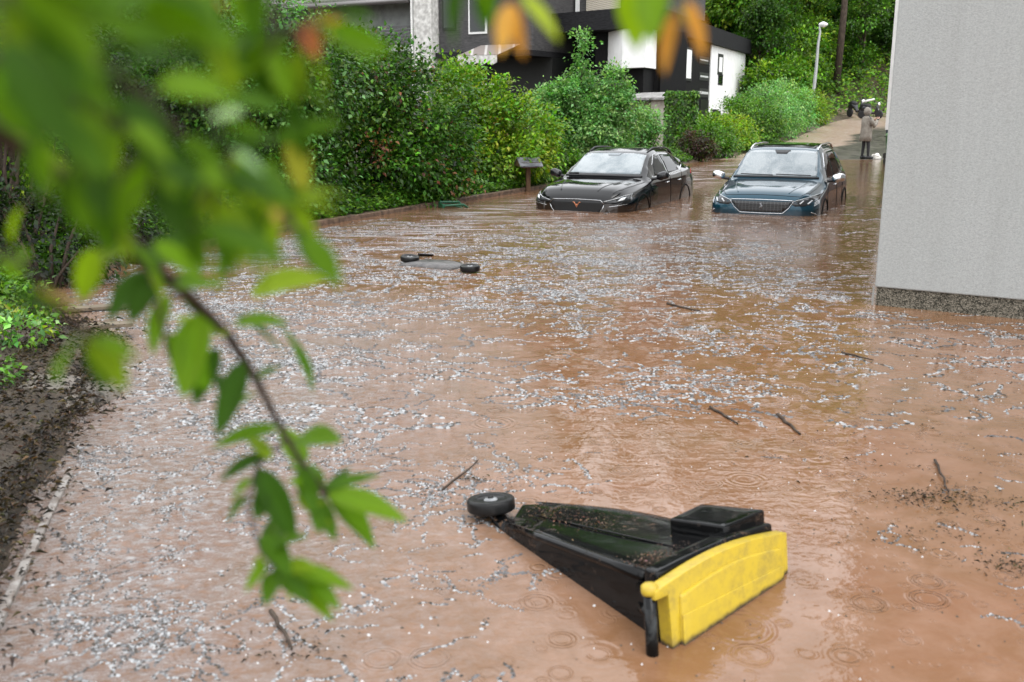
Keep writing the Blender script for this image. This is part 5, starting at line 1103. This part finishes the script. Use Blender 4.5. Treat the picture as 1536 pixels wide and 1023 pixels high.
# forest trees
def make_tree(name, label, h, cr, cols, seed, nclu=520, nper=36, size=.3, base=.25, trunk_r=.2, conif=False):
    t = thing(name, label, 'tree'); rng = np.random.default_rng(seed); rnd = random.Random(seed); lobes = []
    if conif:
        for k in range(11):
            f = k/10; zz = h*(base+(1-base)*f); lobes.append((rnd.uniform(-.3, .3), rnd.uniform(-.3, .3), zz, cr*(1.05-f*.85), cr*(1.05-f*.85), h*.035))
    else:
        for k in range(13):
            zz = h*rnd.uniform(base, .95); f = math.sin(math.pi*min(1, (zz/h-base+.12)/(1.12-base))); a = rnd.uniform(0, 6.28); r_ = cr*.75*f*rnd.uniform(.3, 1)
            lobes.append((math.cos(a)*r_, math.sin(a)*r_, zz, cr*rnd.uniform(.35, .6), cr*rnd.uniform(.35, .6), h*rnd.uniform(.06, .12)))
    me, c = crown_leaves('crown', lobes, nclu, nper, size, cols, None, .75, rng); link('crown', me, M['leaf'], t)
    mb = MB(); mb.tube([(0, 0, -.6), (.05, .03, h*.3), (-.08, .05, h*.6), (0, 0, h*.93)], [trunk_r, trunk_r*.8, trunk_r*.5, .03], 9)
    for q in c[::14]:
        z0 = max(h*base*.8, q[2]*.8-.3); mb.tube([(0, 0, z0), (q[0]*.5, q[1]*.5, z0+(q[2]-z0)*.65), tuple(q)], [trunk_r*.35, trunk_r*.2, .02], 5)
    mb.build('trunk', M['bark'], t, smooth=True); return t
F_dk = [(.012, .04, .012), (.02, .06, .016), (.03, .08, .02)]
tr = [make_tree('forest_tree', 'x', 14, 3.6, G_ye+G_md, 101, base=.18), make_tree('forest_tree', 'x', 15, 3.4, G_md+G_dk, 102, base=.12), make_tree('spruce', 'x', 17, 3.2, F_dk, 103, base=.06, conif=True, size=.32, nclu=640), make_tree('forest_tree', 'x', 12, 3.8, G_dk+F_dk[1:], 104, base=.1)]
pine = make_tree('pine_tree', 'tall tree with bare brown trunk rising through the greenery behind the lamp', 17, 2.6, G_ye, 105, base=.62, trunk_r=.26, nclu=260)
p = at(1256, 100, 68); pine.location = (p.x, p.y, tz(p.x, p.y)); pine.rotation_euler = (0, rad(1.5), 0)
spots = [(1075, 78, 2, 'dark spruce rising straight above the white house corner'), (1120, 74, 0, 'bright tree between the dark spruce and the lamp, on the slope'), (1165, 80, 1, 'mid green tree on the slope behind the street lamp neck'), (1215, 82, 3, 'darker tree filling the gap left of the bare brown trunk'),
         (1300, 78, 0, 'yellow-green tree right of the bare brown trunk'), (1350, 84, 1, 'green tree at the top beside the grey wall'), (1030, 88, 2, 'dark spruce just right of the black house roof'), (985, 92, 3, 'dark tree behind the black roof, left of the spruces'),
         (1190, 100, 2, 'dark spruce high on the slope above the lamp'), (1270, 98, 2, 'dark spruce in the second row behind the bare trunk'), (1120, 104, 2, 'dark spruce at the back between the bright slope trees'),
         (600, 84, 3, 'dark tree over the roof of the slate house'), (480, 76, 1, 'green tree left of the slate house gable'), (400, 70, 0, 'yellow-green tree behind the tall pale shrub'), (300, 66, 1, 'green tree at the top left behind the hanging leaves'), (180, 60, 3, 'dark tree far left behind the hanging leaves'), (60, 56, 1, 'green tree at the far left edge of the wood'), (-60, 50, 3, 'dark tree at the left end of the wood'),
         (1135, 66.5, 3, 'small dark tree on the lower slope just beyond the white house', .55), (1172, 69, 1, 'small green tree behind the lamp post at mid slope', .5), (1205, 72, 0, 'small yellow-green tree left of the bare trunk at mid slope', .5),
         (1288, 70, 1, 'small green tree right of the bare trunk at mid slope', .55), (1325, 73, 3, 'small dark tree next to the grey wall at mid slope', .55), (1240, 76, 3, 'small dark tree right behind the bare trunk', .6),
         (700, 98, 2, 'towering spruce far behind the slate house', 1.36), (850, 102, 2, 'towering spruce far behind the pale tree', 1.43), (960, 97, 2, 'towering spruce far behind the white bay', 1.29), (1060, 101, 2, 'towering spruce far behind the black roof end', 1.43),
         (1160, 107, 2, 'towering spruce at the skyline left of the lamp', 1.36), (1250, 104, 2, 'towering spruce at the skyline above the bare trunk', 1.43), (1340, 108, 2, 'towering spruce at the skyline by the grey wall', 1.36), (540, 100, 2, 'towering spruce far behind the big dark shrub', 1.36), (380, 95, 2, 'towering spruce far behind the hanging leaves', 1.29),
         (780, 90, 2, 'dark spruce behind the slate house upper floor'), (1400, 76, 2, 'dark spruce hidden partly by the grey wall')]
first = {}
for i, (u, Y, k, lab, *sc_) in enumerate(spots):
    p = at(u, 165, Y); o = tr[k] if k not in first else copy_tree(tr[k]); first[k] = 1
    s = sc_[0] if sc_ else random.uniform(.85, 1.15); o.location = (p.x, p.y, tz(p.x, p.y)-.2); o.rotation_euler = (0, 0, random.uniform(0, 6.28)); o.scale = (s, s, s); o['label'] = lab; o['group'] = 'trees of the wood on the slope'
# understorey bushes under the wood at the right and behind the left hedge
for i, (u, Y, h2, lab, cols) in enumerate(((230, 26, 5.2, 'leafy tree behind the pale shrub at upper left', G_md), (60, 22, 5.5, 'broad dark tree behind the left bank', G_dk+G_md), (420, 26, 3.7, 'loose green bush rising behind the red-tipped shrub', G_lt), (-60, 15, 4.8, 'dark bush at the left end of the bank', G_dk),
                                  (300, 34, 5.0, 'green tree between the slate house and the pale shrub', G_md))):
    p = at(u, 165, Y); bush('garden_tree', lab, 'tree', (p.x, p.y, tz(p.x, p.y)-.2), [(0, 0, h2*.45, 2.4, 1.8, h2*.42), (1.0, 0, h2*.75, 1.5, 1.3, h2*.25), (-1.2, 0, h2*.7, 1.6, 1.3, h2*.28)], 480, 42, .11, cols, seed=80+i, clr=.4, stem_r=.07)
# trunks in the dark hollow
for u, Y, lab in ((112, 12.2, 'thin reddish bare trunk standing in the dark hollow'), (70, 14, 'thick dark trunk at the back of the hollow')):
    p = at(u, 400, Y); o = MB().tube([(0, 0, -.2), (.03, 0, 1.0), (-.03, .1, 2.6)], [.045 if u == 112 else .12, .04, .03], 8).build('tree_trunk', M['bark'], smooth=True); o.location = (p.x, p.y, tz(p.x, p.y)); tag(o, lab, 'tree trunk')
# ------------------------------------------------------------------ the near branches with leaves
def near_leaf_arrays(p, d, nrm, ln, wd, bend, K=9, J=4):
    d = d.normalized(); s = d.cross(nrm).normalized(); u = s.cross(d); vs = []
    for i in range(K+1):
        t = i/K; wprof = (math.sin(math.pi*min(1, t**.8))**.75)*(1-.15*t) if 0 < t < 1 else .0
        c = p+d*(ln*(t-bend*.25*t*t))-u*(bend*ln*t*t*.55)
        for j in range(-J, J+1):
            q = j/J; vs.append(c+s*(wd*.5*wprof*q)+u*(abs(q)*wd*.16*wprof+.02*wd*math.sin(9*t+3*q)))
    W = 2*J+1; fs = [(i*W+j, i*W+j+1, (i+1)*W+j+1, (i+1)*W+j) for i in range(K) for j in range(W-1)]
    return vs, fs
rn = random.Random(77)
nl_v, nl_f, nl_c = [], [], []
GC = [(.085, .18, .004), (.055, .13, .004), (.12, .23, .006), (.03, .08, .004), (.17, .26, .008)]
OC = [(.50, .22, .05), (.55, .30, .06), (.5, .16, .07)]
def add_leaf(p, d, nrm, ln, wd, bend, col):
    vs, fs = near_leaf_arrays(p, d, nrm, ln, wd, bend); k = len(nl_v); nl_v.extend(vs); nl_f.extend([tuple(i+k for i in f) for f in fs])
    for i, v in enumerate(vs):
        j = i % 9; vein = 1.25 if j == 4 else 1.0; nl_c.append((col[0]*vein, col[1]*vein, col[2]*vein))
def W(u, v, dist):   # a point at a given distance from the lens
    d = ray(u, v).normalized(); return Vector((0, 0, H))+d*dist
tb = MB(); sway = Vector((0, 0, 0))
branches = [([(-260, 20, .60), (-80, 150, .62), (60, 235, .66), (150, 320, .72), (220, 390, .78), (290, 450, .84), (340, 500, .9), (385, 570, .94), (420, 640, .97), (450, 690, 1.0), (492, 742, 1.0)], .0085, .002),
            ([(432, 655, .97), (385, 700, .97), (370, 760, .97), (392, 830, .97), (425, 862, .97)], .002, .001),
            ([(-100, -60, .5), (80, 40, .5), (200, 130, .53), (300, 230, .56), (400, 300, .58), (440, 330, .6)], .004, .0012),
            ([(100, -150, .55), (300, -40, .55), (430, 40, .58), (475, 85, .6)], .003, .001), ([(-120, 60, .46), (60, 110, .48), (180, 190, .5), (300, 270, .52), (390, 290, .54)], .004, .001),
            ([(480, -180, .6), (690, -60, .62), (765, -2, .62)], .003, .001), ([(800, -180, .6), (960, -70, .62), (1015, -5, .62)], .003, .001), ([(-120, 330, .52), (40, 400, .54), (130, 500, .58), (150, 520, .58)], .003, .001),
            ([(220, 390, .78), (240, 470, .8), (255, 540, .82)], .002, .001), ([(-150, -120, .36), (20, -20, .38), (120, 60, .4)], .004, .001)]
trunk_pt = Vector((-1.25, .75, 1.75))
bp = []
for pts, r0, r1 in branches:
    w_ = [W(*q) for q in pts]
    if pts[0][0] < 0 or pts[0][1] < 0: w_ = [trunk_pt+Vector((0, 0, rn.uniform(0, .6))), w_[0].lerp(trunk_pt, .35)+Vector((0, 0, .25))]+w_ if pts[0][0] > 300 or pts[0][1] < -100 else [trunk_pt]+w_
    n = len(w_); tb.tube(w_, [r0+(r1-r0)*i/(n-1) for i in range(n)], 7); bp.append(w_[-len(pts):])
def L2(u0, v0, u1, v1, d0, wr=.42, col=None, bend=.2, face=.6, d1=None):
    """one leaf from base to tip"""
    a = W(u0, v0, d0); b = W(u1, v1, d1 or d0*rn.uniform(.96, 1.05)); d = b-a; ln = d.length*1.2
    view = (a-Vector((0, 0, H))).normalized(); nr = (-view*face+Vector((rn.uniform(-.4, .4), rn.uniform(-.3, .3), .8))).normalized()
    tb.tube([a-d*.12, a], .0008, 5); add_leaf(a, d, nr, ln, ln*wr*1.08, bend, col or rn.choice(GC))
# leaves one can single out on the lower branch
for q in [(375, 440, 472, 412, .9, .42), (350, 485, 420, 478, .88, .38), (418, 486, 474, 572, .92, .36), (352, 470, 430, 520, .88, .3), (300, 470, 275, 578, .84, .42), (250, 500, 310, 575, .84, .42), (340, 505, 270, 470, .88, .38), (385, 570, 420, 545, .93, .35),
          (352, 610, 328, 560, .9, .35), (385, 590, 335, 620, .93, .3), (420, 640, 330, 660, .95, .3), (400, 680, 335, 712, .96, .32), (372, 745, 338, 778, .97, .35), (385, 700, 440, 800, .97, .32), (445, 660, 500, 655, .98, .5), (455, 700, 425, 640, 1.0, .4), (470, 720, 440, 690, 1.0, .4),
          (480, 735, 562, 708, 1.0, .2), (488, 740, 598, 768, 1.0, .34), (490, 745, 565, 808, 1.0, .42), (475, 745, 470, 700, 1.0, .4), (485, 750, 520, 700, 1.0, .25), (480, 752, 478, 790, 1.0, .4), (470, 742, 500, 800, 1.0, .35), (452, 700, 470, 760, 1.0, .35), (405, 690, 372, 650, .95, .4), (380, 720, 345, 745, .97, .4), (385, 780, 400, 720, .97, .35), (410, 850, 460, 895, .97, .4), (415, 855, 400, 895, .97, .35), (395, 800, 430, 850, .97, .35), (330, 520, 290, 600, .88, .3), (365, 540, 330, 640, .9, .3), (465, 735, 440, 720, 1.0, .4), (445, 742, 500, 780, 1.0, .35),
          (400, 840, 372, 880, .97, .3), (420, 850, 440, 895, .97, .35), (430, 855, 520, 872, .97, .36), (428, 862, 495, 918, .97, .3), (405, 845, 412, 770, .97, .3), (425, 850, 470, 850, .97, .5), (395, 835, 380, 860, .97, .5), (400, 828, 450, 800, .97, .3), (460, 865, 505, 905, .97, .35),
          (225, 410, 160, 470, .8, .45), (235, 400, 200, 470, .8, .4), (215, 395, 290, 355, .78, .4), (200, 370, 130, 395, .76, .45), (240, 430, 330, 420, .8, .35), (255, 440, 225, 520, .82, .4), (270, 450, 330, 490, .84, .3),
          (130, 500, 188, 575, .58, .4), (120, 505, 80, 560, .58, .42), (140, 505, 200, 530, .58, .32), (90, 470, 20, 440, .56, .4),
          (340, 230, 425, 380, .57, .38), (400, 290, 480, 365, .6, .4), (380, 300, 410, 240, .58, .4), (330, 250, 280, 330, .57, .42), (300, 340, 420, 380, .5, .36), (360, 350, 430, 385, .52, .4), (410, 215, 500, 180, .58, .4), (415, 110, 500, 160, .58, .4), (430, 60, 350, 115, .58, .42), (265, 75, 365, 90, .55, .42), (400, 45, 330, 100, .57, .4)]: L2(*q)
for q in [(700, -30, 672, 60, .62, .45), (735, -30, 728, 30, .62, .4), (690, -40, 745, 20, .62, .5), (960, -50, 950, 55, .62, .42), (985, -40, 975, 48, .62, .45), (345, -30, 355, 20, .55, .5), (390, -30, 380, 60, .56, .45)]: L2(*q)
for q in [(765, 5, 752, 70, .62, .35, OC[1]), (772, 5, 780, 78, .62, .28, OC[0]), (780, -10, 835, 48, .62, .28, (.30, .38, .03)), (1015, 15, 992, 100, .62, .3, OC[0]), (1030, 0, 1057, 78, .62, .25, OC[0]), (1018, -5, 1040, 60, .62, .2, (.25, .3, .03)), (470, 25, 540, 50, .6, .33, OC[1]), (455, 35, 470, 75, .6, .5, OC[2]), (440, 190, 455, 290, .6, .3, (.28, .26, .04)),
          (60, 440, 110, 455, .54, .5, (.35, .32, .03)), (480, 15, 500, 60, .6, .3, (.3, .3, .05)), (300, -20, 340, 12, .55, .5, OC[2]), (395, 265, 420, 330, .58, .25, (.4, .3, .05)), (365, 165, 320, 175, .53, .3, (.35, .5, .25)), (350, 225, 395, 255, .5, .25, (.3, .45, .25))]: L2(*q)
# the dense rest of the sprays at the upper left
for bi, (n, spread) in {0: (22, 1), 2: (56, 1), 3: (46, 1), 4: (34, 1), 7: (3, 1), 9: (26, 1)}.items():
    w_ = bp[bi]; lim = len(w_)-1 if bi != 0 else 4
    for i in range(n):
        t = rn.random()*lim; k = min(int(t), lim-1); a = w_[k].lerp(w_[k+1], t-k); ax = (w_[k+1]-w_[k]).normalized()
        side_ = ax.cross(Vector((rn.gauss(0, 1), rn.gauss(0, 1), rn.gauss(0, 1)))).normalized(); d = (side_*1.0+ax*.7+Vector((0, 0, -.25))).normalized()
        ln = rn.uniform(.026, .044); a2 = a+side_*rn.uniform(0, .035); tb.tube([a, a2], .0008, 5)
        nr = (Vector((0, -.5, .9))+Vector((rn.gauss(0, .35), rn.gauss(0, .35), rn.gauss(0, .35)))).normalized(); add_leaf(a2, d, nr, ln, ln*rn.uniform(.38, .5), rn.uniform(.05, .45), rn.choice(GC))
nt_ = thing('overhanging_tree', 'blurred leafy branches with green and orange leaves hanging in front at the left', 'tree', (trunk_pt.x, trunk_pt.y, -.1))
sh_ = Vector(nt_.location)
c_ = np.array(nl_c); me = bpy.data.meshes.new('leaves'); me.from_pydata([tuple(v-sh_) for v in nl_v], [], nl_f); me.polygons.foreach_set('use_smooth', [True]*len(me.polygons))
a_ = me.color_attributes.new('col', 'FLOAT_COLOR', 'POINT'); cc4 = np.ones((len(c_), 4), np.float32); cc4[:, :3] = c_; a_.data.foreach_set('color', cc4.ravel()); link('foliage', me, M['nearleaf'], nt_)
tb.v = [tuple(Vector(x)-sh_) for x in tb.v]; tb.build('branches', M['twig'], nt_, smooth=True)
MB().tube([(0, 0, -.3), (.02, .03, .8), (0, 0, 1.85), (-.1, .05, 3.2)], [.09, .075, .055, .03], 12).build('trunk', M['bark'], nt_, smooth=True)
for o in S.objects:
    for k in list(o.keys()):
        if k == '_o': del o[k]
